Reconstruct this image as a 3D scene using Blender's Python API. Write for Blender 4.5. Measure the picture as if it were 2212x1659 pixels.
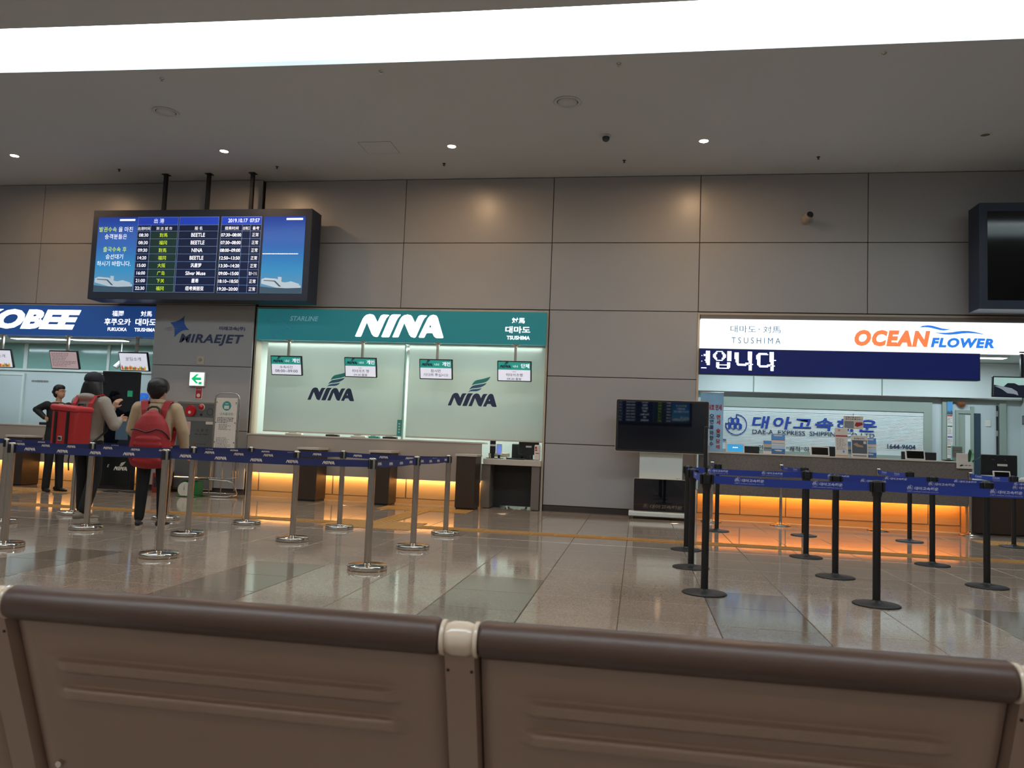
import bpy, bmesh, math, random
from mathutils import Vector, Matrix
random.seed(11)
S = bpy.context.scene
C = S.collection
for o in list(bpy.data.objects):
    bpy.data.objects.remove(o)
R = math.radians
PI = math.pi

# ------------------------------------------------------------------ camera
cam_d = bpy.data.cameras.new('camera')
cam = bpy.data.objects.new('camera', cam_d)
C.objects.link(cam)
S.camera = cam
_yaw, _pit, _rol = R(9.209), R(4.2376), R(2.272)
_f = Vector((-math.sin(_yaw) * math.cos(_pit), math.cos(_yaw) * math.cos(_pit), math.sin(_pit)))
_r = Vector((math.cos(_yaw), math.sin(_yaw), 0))
_u = _r.cross(_f)
_r2 = _r * math.cos(_rol) + _u * math.sin(_rol)
_u2 = _u * math.cos(_rol) - _r * math.sin(_rol)
cam.matrix_world = Matrix(((_r2.x, _u2.x, -_f.x, 0), (_r2.y, _u2.y, -_f.y, 0), (_r2.z, _u2.z, -_f.z, 1.15), (0, 0, 0, 1)))
cam_d.sensor_fit = 'HORIZONTAL'
cam_d.sensor_width = 36
cam_d.lens = 1703.4 / 2212 * 36
cam_d.clip_start = 0.05
cam_d.clip_end = 100
cam_d.dof.use_dof = True
cam_d.dof.focus_distance = 11.0
cam_d.dof.aperture_fstop = 11.5

# ------------------------------------------------------------------ world, exposure
w = bpy.data.worlds.new('world')
S.world = w
w.use_nodes = True
w.node_tree.nodes['Background'].inputs[0].default_value = (0.5, 0.5, 0.52, 1)
w.node_tree.nodes['Background'].inputs[1].default_value = 0.05
S.view_settings.view_transform = 'Standard'
S.view_settings.look = 'None'
S.view_settings.gamma = 1
S.view_settings.use_curve_mapping = False
S.view_settings.exposure = 0.0

# light levels (radiance of luminous surfaces, watts of lamps)
L_COVE, L_COVE_REAR = 7.0, 9.0
W_DOWN, L_DOWN = 8.5, 800.0
W_OFFICE = 17.0
L_AMBER = 5.0
W_AMBER, W_AMBER_R = 4.6, 3.8

# ------------------------------------------------------------------ helpers
def hx(s):
    s = s.lstrip('#')
    c = [int(s[i:i + 2], 16) / 255 for i in (0, 2, 4)]
    return tuple(x / 12.92 if x <= .04045 else ((x + .055) / 1.055) ** 2.4 for x in c)

def mat(name, col, rough=.5, metal=0., var=.06, scale=9., bump=0., spec=.5, emit=None, es=0., trans=0., coat=0.,
        stretch=(1, 1, 1), detail=3., pos=False, sss=0.):
    m = bpy.data.materials.new(name)
    m.use_nodes = True
    nt = m.node_tree
    n = nt.nodes
    b = n['Principled BSDF']
    col = hx(col) if isinstance(col, str) else col
    tc = n.new('ShaderNodeNewGeometry' if pos else 'ShaderNodeTexCoord')
    mp = n.new('ShaderNodeMapping')
    mp.inputs['Scale'].default_value = stretch
    nz = n.new('ShaderNodeTexNoise')
    nz.inputs['Scale'].default_value = scale
    nz.inputs['Detail'].default_value = detail
    nt.links.new(tc.outputs['Position' if pos else 'Object'], mp.inputs[0])
    nt.links.new(mp.outputs[0], nz.inputs['Vector'])
    mx = n.new('ShaderNodeMix')
    mx.data_type = 'RGBA'
    mx.inputs['A'].default_value = tuple(max(0, c * (1 - var)) for c in col) + (1,)
    mx.inputs['B'].default_value = tuple(min(1, c * (1 + var)) for c in col) + (1,)
    nt.links.new(nz.outputs[0], mx.inputs['Factor'])
    nt.links.new(mx.outputs['Result'], b.inputs['Base Color'])
    b.inputs['Roughness'].default_value = rough
    b.inputs['Metallic'].default_value = metal
    b.inputs['Specular IOR Level'].default_value = spec
    b.inputs['Transmission Weight'].default_value = trans
    b.inputs['Coat Weight'].default_value = coat
    if emit:
        b.inputs['Emission Color'].default_value = (hx(emit) if isinstance(emit, str) else emit) + (1,)
        b.inputs['Emission Strength'].default_value = es
    if bump:
        bp = n.new('ShaderNodeBump')
        bp.inputs['Strength'].default_value = bump
        bp.inputs['Distance'].default_value = .01
        nt.links.new(nz.outputs[0], bp.inputs['Height'])
        nt.links.new(bp.outputs[0], b.inputs['Normal'])
    return m

def glow(name, col, es, base=None):
    return mat(name, base or col, .35, var=.02, emit=col, es=es, spec=.3)

class MB:
    """collects shapes; build() makes them one mesh object"""
    def __init__(s, T=None):
        s.v, s.f, s.sm, s.T = [], [], [], T

    def add(s, vs, fs, smooth=False):
        o = len(s.v)
        if s.T is not None:
            vs = [s.T @ Vector(v) for v in vs]
        s.v += [tuple(v) for v in vs]
        s.f += [[i + o for i in f] for f in fs]
        s.sm += [smooth] * len(fs)
        return s

    def box(s, x0, x1, y0, y1, z0, z1, b=0., seg=2):
        if b <= 0:
            v = [(x, y, z) for z in (z0, z1) for y in (y0, y1) for x in (x0, x1)]
            return s.add(v, [(0, 2, 3, 1), (4, 5, 7, 6), (0, 1, 5, 4), (1, 3, 7, 5), (3, 2, 6, 7), (2, 0, 4, 6)])
        bm = bmesh.new()
        bmesh.ops.create_cube(bm, size=1)
        for q in bm.verts:
            q.co = ((x0 + x1) / 2 + q.co.x * (x1 - x0), (y0 + y1) / 2 + q.co.y * (y1 - y0), (z0 + z1) / 2 + q.co.z * (z1 - z0))
        b = min(b, .49 * min(x1 - x0, y1 - y0, z1 - z0))
        bmesh.ops.bevel(bm, geom=list(bm.edges), offset=b, segments=seg, profile=.5, affect='EDGES')
        s.bm(bm)
        return s

    def bm(s, bm, smooth=False):
        bm.verts.ensure_lookup_table()
        bm.verts.index_update()
        s.add([q.co.copy() for q in bm.verts], [[q.index for q in f.verts] for f in bm.faces], smooth)
        bm.free()

    def rings(s, rs, caps=True, smooth=True, closed=False):
        """rs: list of equal-length vertex loops"""
        n = len(rs[0])
        vs = [p for r in rs for p in r]
        fs = []
        m = len(rs)
        for i in range(m if closed else m - 1):
            a, b = i * n, ((i + 1) % m) * n
            fs += [(a + k, a + (k + 1) % n, b + (k + 1) % n, b + k) for k in range(n)]
        s.add(vs, fs, smooth)
        if caps and not closed:
            s.add(rs[0], [list(range(n))[::-1]])
            s.add(rs[-1], [list(range(n))])
        return s

    def tube(s, pts, r, n=10, closed=False, caps=True):
        pts = [Vector(p) for p in pts]
        m = len(pts)
        rr = r if isinstance(r, (list, tuple)) else [r] * m
        out = []
        up = None
        for i, p in enumerate(pts):
            if closed:
                t = (pts[(i + 1) % m] - pts[i - 1]).normalized()
            else:
                t = (pts[min(i + 1, m - 1)] - pts[max(i - 1, 0)]).normalized()
            if up is None:
                up = Vector((0, 0, 1)) if abs(t.z) < .9 else Vector((0, 1, 0))
            a = t.cross(up).normalized()
            b = a.cross(t).normalized()
            up = b
            out.append([p + (a * math.cos(2 * PI * k / n) + b * math.sin(2 * PI * k / n)) * rr[i] for k in range(n)])
        return s.rings(out, caps, True, closed)

    def cyl(s, p0, p1, r0, r1=None, n=16):
        return s.tube([p0, p1], [r0, r0 if r1 is None else r1], n)

    def lathe(s, prof, c=(0, 0, 0), n=28, smooth=True):
        rs = [[(c[0] + r * math.cos(2 * PI * k / n), c[1] + r * math.sin(2 * PI * k / n), c[2] + z) for k in range(n)] for r, z in prof]
        return s.rings(rs, True, smooth)

    def loft(s, rs, n=20):
        """rs: (cx, cy, cz, rx, ry) level ellipses from the bottom up"""
        return s.rings([[(x + a * math.cos(2 * PI * k / n), y + b * math.sin(2 * PI * k / n), z) for k in range(n)] for x, y, z, a, b in rs])

    def ball(s, c, r, n=16):
        rx, ry, rz = r if isinstance(r, (tuple, list)) else (r, r, r)
        m = n // 2
        return s.rings([[(c[0] + rx * math.sin(PI * j / m) * math.cos(2 * PI * k / n), c[1] + ry * math.sin(PI * j / m) * math.sin(2 * PI * k / n),
                          c[2] - rz * math.cos(PI * j / m)) for k in range(n)] for j in [.12] + list(range(1, m)) + [m - .12]])

    def prism(s, poly, y0, y1, smooth=False):
        """poly in (x, z), extruded along y"""
        n = len(poly)
        s.add([(x, y0, z) for x, z in poly] + [(x, y1, z) for x, z in poly],
              [list(range(n)), list(range(2 * n - 1, n - 1, -1))])
        s.add([(x, y0, z) for x, z in poly] + [(x, y1, z) for x, z in poly],
              [(k, k + n, (k + 1) % n + n, (k + 1) % n) for k in range(n)], smooth)
        return s

    def geo(s, g, box, y=0., both=False):
        """flat shape g fitted in box (x0, x1, z0, z1) on the plane y, facing -y"""
        vs, fs, (a0, a1, b0, b1) = g
        x0, x1, z0, z1 = box
        kx, kz = (x1 - x0) / (a1 - a0), (z1 - z0) / (b1 - b0)
        P = [(x0 + (p[0] - a0) * kx, y, z0 + (p[1] - b0) * kz) for p in vs]
        s.add(P, fs)
        return s

    def txt(s, t, x, z, h, y=0., bold=0., shear=0., w=None, align='c', kx=1.):
        """text of height h (of its own bounds), centred at x, sitting on z"""
        g = tgeo(t, bold, shear)
        a0, a1, b0, b1 = g[2]
        W = w if w else (a1 - a0) * h / (b1 - b0) * kx
        x0 = x - W / 2 if align == 'c' else (x if align == 'l' else x - W)
        return s.geo(g, (x0, x0 + W, z, z + h), y)

    def build(s, name, m, parent=None, loc=None, rz=0.):
        me = bpy.data.meshes.new(name)
        me.from_pydata(s.v, [], s.f)
        me.polygons.foreach_set('use_smooth', s.sm)
        if m:
            for q in (m if isinstance(m, (list, tuple)) else [m]):
                me.materials.append(q)
        me.validate()
        o = bpy.data.objects.new(name, me)
        C.objects.link(o)
        if parent:
            o.parent = parent
        if loc:
            o.location = loc
        if rz:
            o.rotation_euler = (0, 0, rz)
        return o

_g = {}
def _flat(cu):
    o = bpy.data.objects.new('tmp', cu)
    me = o.to_mesh()
    vs = [(p.co.x, p.co.y) for p in me.vertices]
    fs = [list(p.vertices) for p in me.polygons]
    o.to_mesh_clear()
    bpy.data.objects.remove(o)
    bpy.data.curves.remove(cu)
    xs, ys = [p[0] for p in vs], [p[1] for p in vs]
    return vs, fs, (min(xs), max(xs), min(ys), max(ys))

def tgeo(t, bold=0., shear=0., space=1.):
    k = (t, bold, shear, space)
    if k not in _g:
        cu = bpy.data.curves.new('t', 'FONT')
        cu.body, cu.size, cu.shear, cu.offset, cu.resolution_u, cu.space_character = t, 1, shear, bold, 3, space
        cu.fill_mode = 'FRONT'
        _g[k] = _flat(cu)
    return _g[k]

def pgeo(contours):
    cu = bpy.data.curves.new('p', 'CURVE')
    cu.dimensions = '2D'
    cu.fill_mode = 'FRONT'
    for c in contours:
        sp = cu.splines.new('POLY')
        sp.points.add(len(c) - 1)
        for p, q in zip(sp.points, c):
            p.co = (q[0], q[1], 0, 1)
        sp.use_cyclic_u = True
    return _flat(cu)

def tag(o, label=None, cat=None, group=None, kind=None):
    for k, v in (('label', label), ('category', cat), ('group', group), ('kind', kind)):
        if v:
            o[k] = v
    return o

def thing(name, label, cat, loc=(0, 0, 0), rz=0., group=None):
    o = bpy.data.objects.new(name, None)
    C.objects.link(o)
    o.empty_display_size = .1
    o.location = loc
    o.rotation_euler = (0, 0, rz)
    return tag(o, label, cat, group)

def struct(name, mb, m, parent=None, label=None):
    o = mb.build(name, m, parent)
    if not parent:
        o['kind'] = 'structure'
    if label:
        o['label'] = label
    return o

def copy_tree(o, parent=None):
    c = o.copy()
    C.objects.link(c)
    c.parent = parent
    for ch in o.children:
        copy_tree(ch, c)
    return c

def area(name, loc, sx, sy, watts, col, rot=(0, 0, 0), parent=None, spread=180):
    d = bpy.data.lights.new(name, 'AREA')
    d.shape = 'RECTANGLE'
    d.size, d.size_y, d.energy, d.color = sx, sy, watts, col
    d.spread = R(spread)
    o = bpy.data.objects.new(name, d)
    C.objects.link(o)
    o.location, o.rotation_euler = loc, rot
    o.parent = parent
    return o

# ------------------------------------------------------------------ materials
def granite(name, c1, c2, c3, rough):
    m = bpy.data.materials.new(name)
    m.use_nodes = True
    nt = m.node_tree
    n = nt.nodes
    b = n['Principled BSDF']
    g = n.new('ShaderNodeNewGeometry')
    vo = n.new('ShaderNodeTexVoronoi')
    vo.inputs['Scale'].default_value = 140
    n2 = n.new('ShaderNodeTexNoise')
    n2.inputs['Scale'].default_value = 1.3
    n3 = n.new('ShaderNodeTexNoise')
    n3.inputs['Scale'].default_value = 60
    for q in (vo, n2, n3):
        nt.links.new(g.outputs['Position'], q.inputs['Vector'])
    r = n.new('ShaderNodeValToRGB')
    r.color_ramp.elements[0].color = hx(c1) + (1,)
    r.color_ramp.elements[1].color = hx(c2) + (1,)
    e = r.color_ramp.elements.new(.5)
    e.color = hx(c3) + (1,)
    nt.links.new(vo.outputs['Color'], r.inputs[0])
    mx = n.new('ShaderNodeMix')
    mx.data_type = 'RGBA'
    mx.blend_type = 'MULTIPLY'
    mx.inputs['Factor'].default_value = .35
    nt.links.new(r.outputs[0], mx.inputs['A'])
    nt.links.new(n2.outputs[0], mx.inputs['B'])
    nt.links.new(mx.outputs['Result'], b.inputs['Base Color'])
    b.inputs['Roughness'].default_value = rough
    b.inputs['Specular IOR Level'].default_value = .6
    bp = n.new('ShaderNodeBump')
    bp.inputs['Strength'].default_value = .012
    bp.inputs['Distance'].default_value = .01
    nt.links.new(n3.outputs[0], bp.inputs['Height'])
    nt.links.new(bp.outputs[0], b.inputs['Normal'])
    return m

M = dict(
    tile=granite('light_granite', '#8b7e71', '#baab9b', '#a39485', .07),
    tile_dark=granite('dark_granite', '#6b5f53', '#9a8c7c', '#827567', .09),
    joint=mat('floor_joint', '#4a4038', .8, pos=True),
    slab=mat('floor_slab', '#8a7a6c', .3, pos=True),
    tactile=mat('tactile_yellow', '#a97a35', .45, var=.12, scale=14, pos=True),
    panel=mat('wall_panel_metal', '#9c9a9a', .33, var=.025, scale=1.2, pos=True, spec=.55),
    panel_gap=mat('wall_gap', '#3a3330', .8),
    ceil=mat('ceiling_paint', '#bcc1c5', .85, var=.02, scale=.8, pos=True),
    cove_side=mat('cove_white', '#e8ebe2', .8),
    white=mat('white_paint', '#c9cfca', .6, var=.02),
    cream=mat('cream_frame', '#b3a592', .45),
    office=mat('office_wall', '#b9c2c0', .7, var=.02, scale=2),
    office_g=mat('office_wall_sage', '#8e988c', .6, var=.02, scale=2),
    black=mat('black_plastic', '#14161a', .42, var=.1),
    black_gloss=mat('black_glass', '#0a0e18', .02, var=.05, spec=1.),
    black_matte=mat('black_powdercoat', '#0d0d0e', .5, var=.1, scale=60),
    board=mat('board_case', '#202a3e', .45, var=.08),
    steel=mat('brushed_steel', '#c9c0b5', .21, 1., var=.08, scale=30, stretch=(1, 1, .05)),
    chrome=mat('chrome', '#c8c2b8', .1, 1., var=.04),
    brass=mat('dull_brass', '#b08a4a', .25, 1.),
    wood_dark=mat('dark_wenge', '#37291f', .38, var=.25, scale=9, stretch=(6, 6, .5)),
    laminate=mat('counter_laminate', '#a1968c', .4, var=.02),
    ctop=mat('counter_top', '#b9b0a6', .3, var=.03),
    amber_panel=mat('plinth_panel', '#b88f5c', .45, var=.05),
    amber_wood=mat('plinth_wood', '#b98a55', .42, var=.16, scale=6, stretch=(.6, 6, 6)),
    stone=granite('counter_granite', '#5c5651', '#8c847d', '#746c66', .35),
    grey_desk=mat('grey_desk', '#6a625b', .5),
    dark_desk=mat('dark_desk', '#2b2926', .55),
    belt=mat('navy_belt', '#1e2a63', .6, var=.12, scale=120, bump=.1),
    belt_b=mat('royal_belt', '#1d3a9c', .55, var=.1, scale=120, bump=.1),
    belt_ink=mat('belt_print', '#cfc8c0', .6),
    belt_ink2=mat('belt_print_pale', '#b9c4ea', .6),
    taupe=mat('seat_back_paint', '#957e70', .42, var=.03, scale=3, bump=.01),
    roll=mat('seat_roll_vinyl', '#4a352b', .4, var=.08, scale=40, bump=.05),
    bone=mat('bone_plastic', '#cdbba6', .22, coat=.4),
    rubber=mat('dark_rubber', '#1c1612', .6),
    skin=mat('skin', '#b98a6c', .5, var=.05),
    hair=mat('black_hair', '#0c0c10', .42, var=.3, scale=40, stretch=(8, 8, .6), bump=.2),
    ink=mat('dark_print', '#23262b', .6),
    navy_ink=mat('navy_print', '#2b3657', .55),
    blue_ink=mat('blue_print', '#1c3f96', .5),
    red_ink=mat('red_print', '#a3202c', .55),
    teal_ink=mat('teal_print', '#2f8f88', .55),
    grey_ink=mat('grey_print', '#6d6a66', .6),
    paper=mat('paper', '#cfc8bf', .6),
    fabric_red=mat('red_nylon', '#9a1f24', .6, var=.12, scale=60, bump=.15),
    fabric_red2=mat('bright_red_nylon', '#b0282a', .55, var=.1, scale=60, bump=.12),
    hoodie=mat('grey_hoodie', '#9a9288', .85, var=.08, scale=50, bump=.2),
    jacket=mat('tan_jacket', '#b39f82', .8, var=.07, scale=40, bump=.2),
    trousers=mat('black_trousers', '#0f0f12', .8, var=.2, scale=40, bump=.1),
    suit=mat('black_suit', '#101115', .7, var=.15, scale=40),
    shoe=mat('shoe_black', '#17161a', .55),
    sole=mat('shoe_sole', '#b3a796', .6),
    green=mat('scale_green', '#1f6a3a', .4),
    dial=mat('dial_white', '#c9c4b2', .35),
    red_gloss=mat('red_gloss', '#b01b22', .3),
    leaf=mat('leaf_green', '#2f5a2a', .45, var=.2),
)
M['glass'] = mat('clear_glass', '#dff0ea', .02, trans=1., var=0)
M['glass'].node_tree.nodes['Principled BSDF'].inputs['IOR'].default_value = 1.45
M['glass_green'] = mat('transom_glass', '#7fa39a', .12, var=.03, spec=.6)
G = dict(
    white=glow('sign_white_light', '#ffffff', 2.2), white_soft=glow('sign_white_soft', '#f4f8ff', 1.25),
    teal=glow('sign_teal_face', '#2b8189', .42, '#1f6a70'), blue=glow('sign_blue_face', '#27519b', .42, '#234a86'),
    ocean=glow('sign_lit_panel', '#f3fbff', 1.2), orange=glow('sign_orange', '#ff7a4a', .95), oblue=glow('sign_blue', '#2f7be0', .85),
    obl=glow('sign_blue_grey', '#47799f', .3),
    led=glow('led_dots', '#e8ecff', 3.5), led_face=glow('led_panel', '#22349a', .16, '#141c4a'),
    exit_w=glow('exit_white', '#eafff4', 1.1), exit_g=glow('exit_green', '#12b06a', .8),
    lamp=glow('warm_lamp', '#ffd2a0', L_DOWN), lamp_off=mat('lamp_off', '#6b625a', .5),
    tube=glow('cool_lamp', '#eafff6', 5.0),
    amber=glow('amber_led', '#ffc065', L_AMBER), amber_w=glow('pale_amber_led', '#ffd08a', L_AMBER),
    scr_white=glow('screen_white', '#dfe0ee', .62), scr_teal=glow('screen_teal', '#2f9a8c', .5), scr_ink=mat('screen_ink', '#1a1c22', .3),
    scr_pink=glow('screen_pinkish', '#b9a3a6', .5), scr_blue=glow('screen_cyan', '#2f8ec4', .7), s_white=glow('screen_text_white', '#eef2ff', .95),
    s_lime=glow('screen_text_lime', '#c8e832', .85), s_head=glow('screen_header', '#1f3fb8', .6), s_row=glow('screen_row', '#101d44', .3),
    s_green=glow('screen_green_cell', '#1d3d3a', .25), s_line=glow('screen_grid', '#7f9ccf', .6), s_off=mat('screen_off', '#06080c', .08, spec=.6),
)
# ------------------------------------------------------------------ lighting coves, ceiling
XL, XR, YB, D, H = -16.0, 10.0, -12.0, 13.6, 5.87

def patchy_glow(name, es):
    m = bpy.data.materials.new(name)
    m.use_nodes = True
    nt = m.node_tree
    n = nt.nodes
    b = n['Principled BSDF']
    g = n.new('ShaderNodeNewGeometry')
    mp = n.new('ShaderNodeMapping')
    mp.inputs['Scale'].default_value = (.3, .55, 1)
    nz = n.new('ShaderNodeTexNoise')
    nz.inputs['Scale'].default_value = 1.0
    nz.inputs['Detail'].default_value = 0
    mr = n.new('ShaderNodeMapRange')
    mr.inputs['From Min'].default_value = .22
    mr.inputs['From Max'].default_value = .6
    mr.inputs['To Min'].default_value = es * .16  # noise puts the cove's soft darker patches into the glow strength
    mr.inputs['To Max'].default_value = es
    nt.links.new(g.outputs['Position'], mp.inputs[0])
    nt.links.new(mp.outputs[0], nz.inputs['Vector'])
    nt.links.new(nz.outputs[0], mr.inputs['Value'])
    nt.links.new(mr.outputs[0], b.inputs['Emission Strength'])
    b.inputs['Emission Color'].default_value = hx('#e6f5ff') + (1,)
    b.inputs['Base Color'].default_value = (.8, .8, .78, 1)
    return m

def bow(x):
    return -.0021 * min(0, x) ** 2

coves = [(8.17, 9.26, L_COVE), (-1.5, -.4, L_COVE_REAR), (-10.4, -9.3, L_COVE_REAR)]  # both rear slots are added out of view to light bench and ceiling
xs = [XL + i for i in range(27)]
mb = MB()
edges = sorted([c[0] for c in coves] + [c[1] for c in coves])
bands = [(None, edges[0])] + [(edges[i], edges[i + 1]) for i in range(1, len(edges) - 1, 2)] + [(edges[-1], None)]
for a, b_ in bands:
    lo = [(x, (YB if a is None else a + bow(x)), H) for x in xs]
    hi = [(x, (15.6 if b_ is None else b_ + bow(x)), H) for x in xs]
    n = len(xs)
    top = [(p[0], p[1], H + .06) for p in lo + hi]
    mb.add(lo + hi, [(i, n + i, n + i + 1, i + 1) for i in range(n - 1)])
    mb.add(top, [(i, i + 1, n + i + 1, n + i) for i in range(n - 1)])
    mb.add(lo + top[:n], [(i, i + 1, n + i + 1, n + i) for i in range(n - 1)])
    mb.add(hi + top[n:], [(i, n + i, n + i + 1, i + 1) for i in range(n - 1)])
ceiling = struct('ceiling', mb, M['ceil'], label='dim white plaster ceiling with a long glowing slot')
for i, (a, b_, es) in enumerate(coves):
    lab = ['long curved glowing light slot in the ceiling above the ticket counters', 'added unseen light slot in the ceiling above the seats', 'added unseen light slot at the far rear of the hall'][i]
    t = thing('ceiling_light_cove', lab, 'light', (0, 0, H))
    mm = patchy_glow('cove_glow', es)
    lo = [(x, a - .05 + bow(x), .3) for x in xs]
    hi = [(x, b_ + .05 + bow(x), .3) for x in xs]
    n = len(xs)
    MB().add(lo + hi, [(k, n + k, n + k + 1, k + 1) for k in range(n - 1)]).build('cove_glow_sheet', mm, t)  # glowing sheet stands in for the tubes inside the slot
    s = MB()
    for row, dy in ((lo, 0), (hi, 0)):
        s.add([(p[0], p[1], .06) for p in row] + [(p[0], p[1], .3) for p in row], [(k, k + 1, n + k + 1, n + k) for k in range(n - 1)])
    s.build('cove_side', M['cove_side'], t)

# ------------------------------------------------------------------ floor of granite tiles
T = .65
mb = MB().box(XL, XR, YB, 16.0, -.2, -.006)
floor = struct('floor', mb, M['joint'], label='polished beige granite tile floor with darker inlaid strips')
tm = {}
for kind, mk in (('l', 'tile'), ('d', 'tile_dark')):
    g = MB()
    h = T / 2 - .0025
    b = .003
    v = [(-h, -h, -.006), (h, -h, -.006), (h, h, -.006), (-h, h, -.006), (-h, -h, -b), (h, -h, -b), (h, h, -b), (-h, h, -b),
         (-h + b, -h + b, 0), (h - b, -h + b, 0), (h - b, h - b, 0), (-h + b, h - b, 0)]
    g.add(v, [(8, 9, 10, 11)] + [(k, (k + 1) % 4, (k + 1) % 4 + 4, k + 4) for k in range(4)] + [(k + 4, (k + 1) % 4 + 4, (k + 1) % 4 + 8, k + 8) for k in range(4)])
    o = g.build('floor_tile', M[mk])
    tm[kind] = o.data
    bpy.data.objects.remove(o)
rest = {'l': MB(), 'd': MB()}
for iy in range(-26, 16):
    y = 5.45 + T * (iy + .5)
    if y - T / 2 > D + .35:
        continue
    for ix in range(-25, 16):
        x = -.10 + T * (ix + .5)
        dark = (ix % 3 == 1) and y < 6.74 and y > -6
        k = 'd' if dark else 'l'
        xl, xr = -.93 * y + .2, .50 * y + .2
        if 4.7 < y < 13.6 and xl - T / 2 < x < xr + T / 2:
            o = bpy.data.objects.new('floor_tile', tm[k])
            C.objects.link(o)
            o.parent = floor
            o.location = (x, y, 0)
        else:
            h = T / 2 - .0025
            rest[k].add([(x - h, y - h, 0), (x + h, y - h, 0), (x + h, y + h, 0), (x - h, y + h, 0)], [(0, 1, 2, 3)])
for k, mk in (('l', 'tile'), ('d', 'tile_dark')):
    o = rest[k].build('floor_tile', M[mk], floor)
    o['kind'] = 'stuff'
MB().box(XL, XR, D + .3, 15.6, -.006, -.001).build('office_floor', M['slab'], floor)

# tactile paving (raised yellow bars and studs), one tile each
def tac_mesh(kind):
    g = MB()
    g.box(-.148, .148, -.148, .148, 0, .004)
    if kind == 'bar':
        for k in range(4):
            y = -.105 + .07 * k
            g.box(-.14, .14, y - .014, y + .014, .004, .009, .002, 1)
    else:
        for i in range(6):
            for j in range(6):
                g.lathe([(.013, .004), (.009, .009)], (-.122 + .049 * i, -.122 + .049 * j, 0), 8)
    o = g.build('tactile_tile', M['tactile'])
    me = o.data
    bpy.data.objects.remove(o)
    return me
tac = {'bar': tac_mesh('bar'), 'dot': tac_mesh('dot')}
def strip(label, cells, group='yellow tactile paving'):
    t = thing('tactile_paving', label, 'tactile paving', (cells[0][0], cells[0][1], .0005), group=group)
    for x, y, kind, rz in cells:
        o = bpy.data.objects.new('tactile_tile', tac[kind])
        C.objects.link(o)
        o.parent = t
        o.location = (x - cells[0][0], y - cells[0][1], 0)
        o.rotation_euler = (0, 0, rz)
strip('long yellow tactile line on the floor running parallel to the counters',
      [(x, 10.1, 'bar', 0) for x in [-9.85 + .3 * k for k in range(56)] if not -3.95 < x < -2.85])
strip('yellow tactile junction patch between the chrome stanchions', [(-3.85 + .3 * i, 9.8 + .3 * j, 'dot', 0) for i in range(4) for j in range(3)])
strip('yellow tactile branch leading to the counter with the two closed blinds', [(-3.4, 10.7 + .3 * k, 'bar', PI / 2) for k in range(6)] + [(-4.0 + .3 * k, 12.5, 'dot', 0) for k in range(5)] + [(-4.0 + .3 * k, 12.8, 'dot', 0) for k in range(5)])
strip('yellow tactile branch leading to the blue sign counter at far left', [(-10.15, 10.1 + .3 * k, 'bar', PI / 2) for k in range(7)] + [(-10.9 + .3 * k, 12.2, 'dot', 0) for k in range(6)] + [(-10.9 + .3 * k, 12.5, 'dot', 0) for k in range(6)])
strip('yellow tactile patch before the dark desk at far right', [(4.95 + .3 * k, 12.35, 'dot', 0) for k in range(6)] + [(4.95 + .3 * k, 12.05, 'dot', 0) for k in range(6)])

# ------------------------------------------------------------------ back wall with metal panels and three counter openings
OPEN = [(-15.2, -9.03), (-7.03, -1.60), (.96, 6.75)]
mb = MB()
mb.box(XL, XR, D + .03, D + .2, 3.48, H)
for a, b_ in ((XL, -15.2), (-9.03, -7.03), (-1.60, .96), (6.75, XR)):
    mb.box(a, b_, D + .03, D + .2, 0, 3.48)
wall = struct('wall_back', mb, M['panel_gap'], label='brown grey metal panelled wall behind the counters')
zr = [(.10, 1.16), (1.16, 2.33), (2.33, 3.49), (3.49, 4.685), (4.685, 5.865)]
def wpanel(x0, x1, z0, z1, y=D):
    g = .006
    MB().box(x0 + g, x1 - g, y, y + .03, z0 + g, z1 - g, .003, 1).build('wall_panel', M['panel'], wall)
for x0, x1 in ((-16, -14.4), (-14.4, -11.7), (-11.7, -9.08), (-7.05, -4.30), (-4.30, -1.59), (-1.59, .95), (.95, 3.67), (3.67, 6.4), (6.4, 9.1), (9.1, 10)):
    for z0, z1 in zr[3:]:
        wpanel(x0, x1, z0, z1)
for z0, z1 in zr[:3]:
    wpanel(-1.59, .95, z0, z1)
    wpanel(6.75, 9.1, z0, z1)
pil = MB().box(-9.03, -7.08, D - .07, D + .03, 0, H)
pilo = struct('wall_pillar', pil, M['panel_gap'], label='panelled pillar between the first two counters')
for z0, z1 in [(.10, 1.16), (1.16, 2.34), (2.34, 3.49), (3.49, 4.685), (4.685, 5.865)]:
    g = .005
    MB().box(-9.055, -7.06, D - .10, D - .07, z0 + g, z1 - g, .004, 1).build('wall_panel', M['panel'], pilo)
struct('baseboard_back', MB().box(-1.58, .95, D - .012, D + .03, 0, .095), M['panel_gap'], label='dark recessed skirting of the panelled wall')
for nm, x0, x1, y0, y1 in (('wall_left', XL - .2, XL, YB, 15.6), ('wall_right', XR, XR + .2, YB, 15.6), ('wall_rear', XL, XR, YB - .2, YB)):
    struct(nm, MB().box(x0, x1, y0, y1, 0, H), M['panel'])

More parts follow.
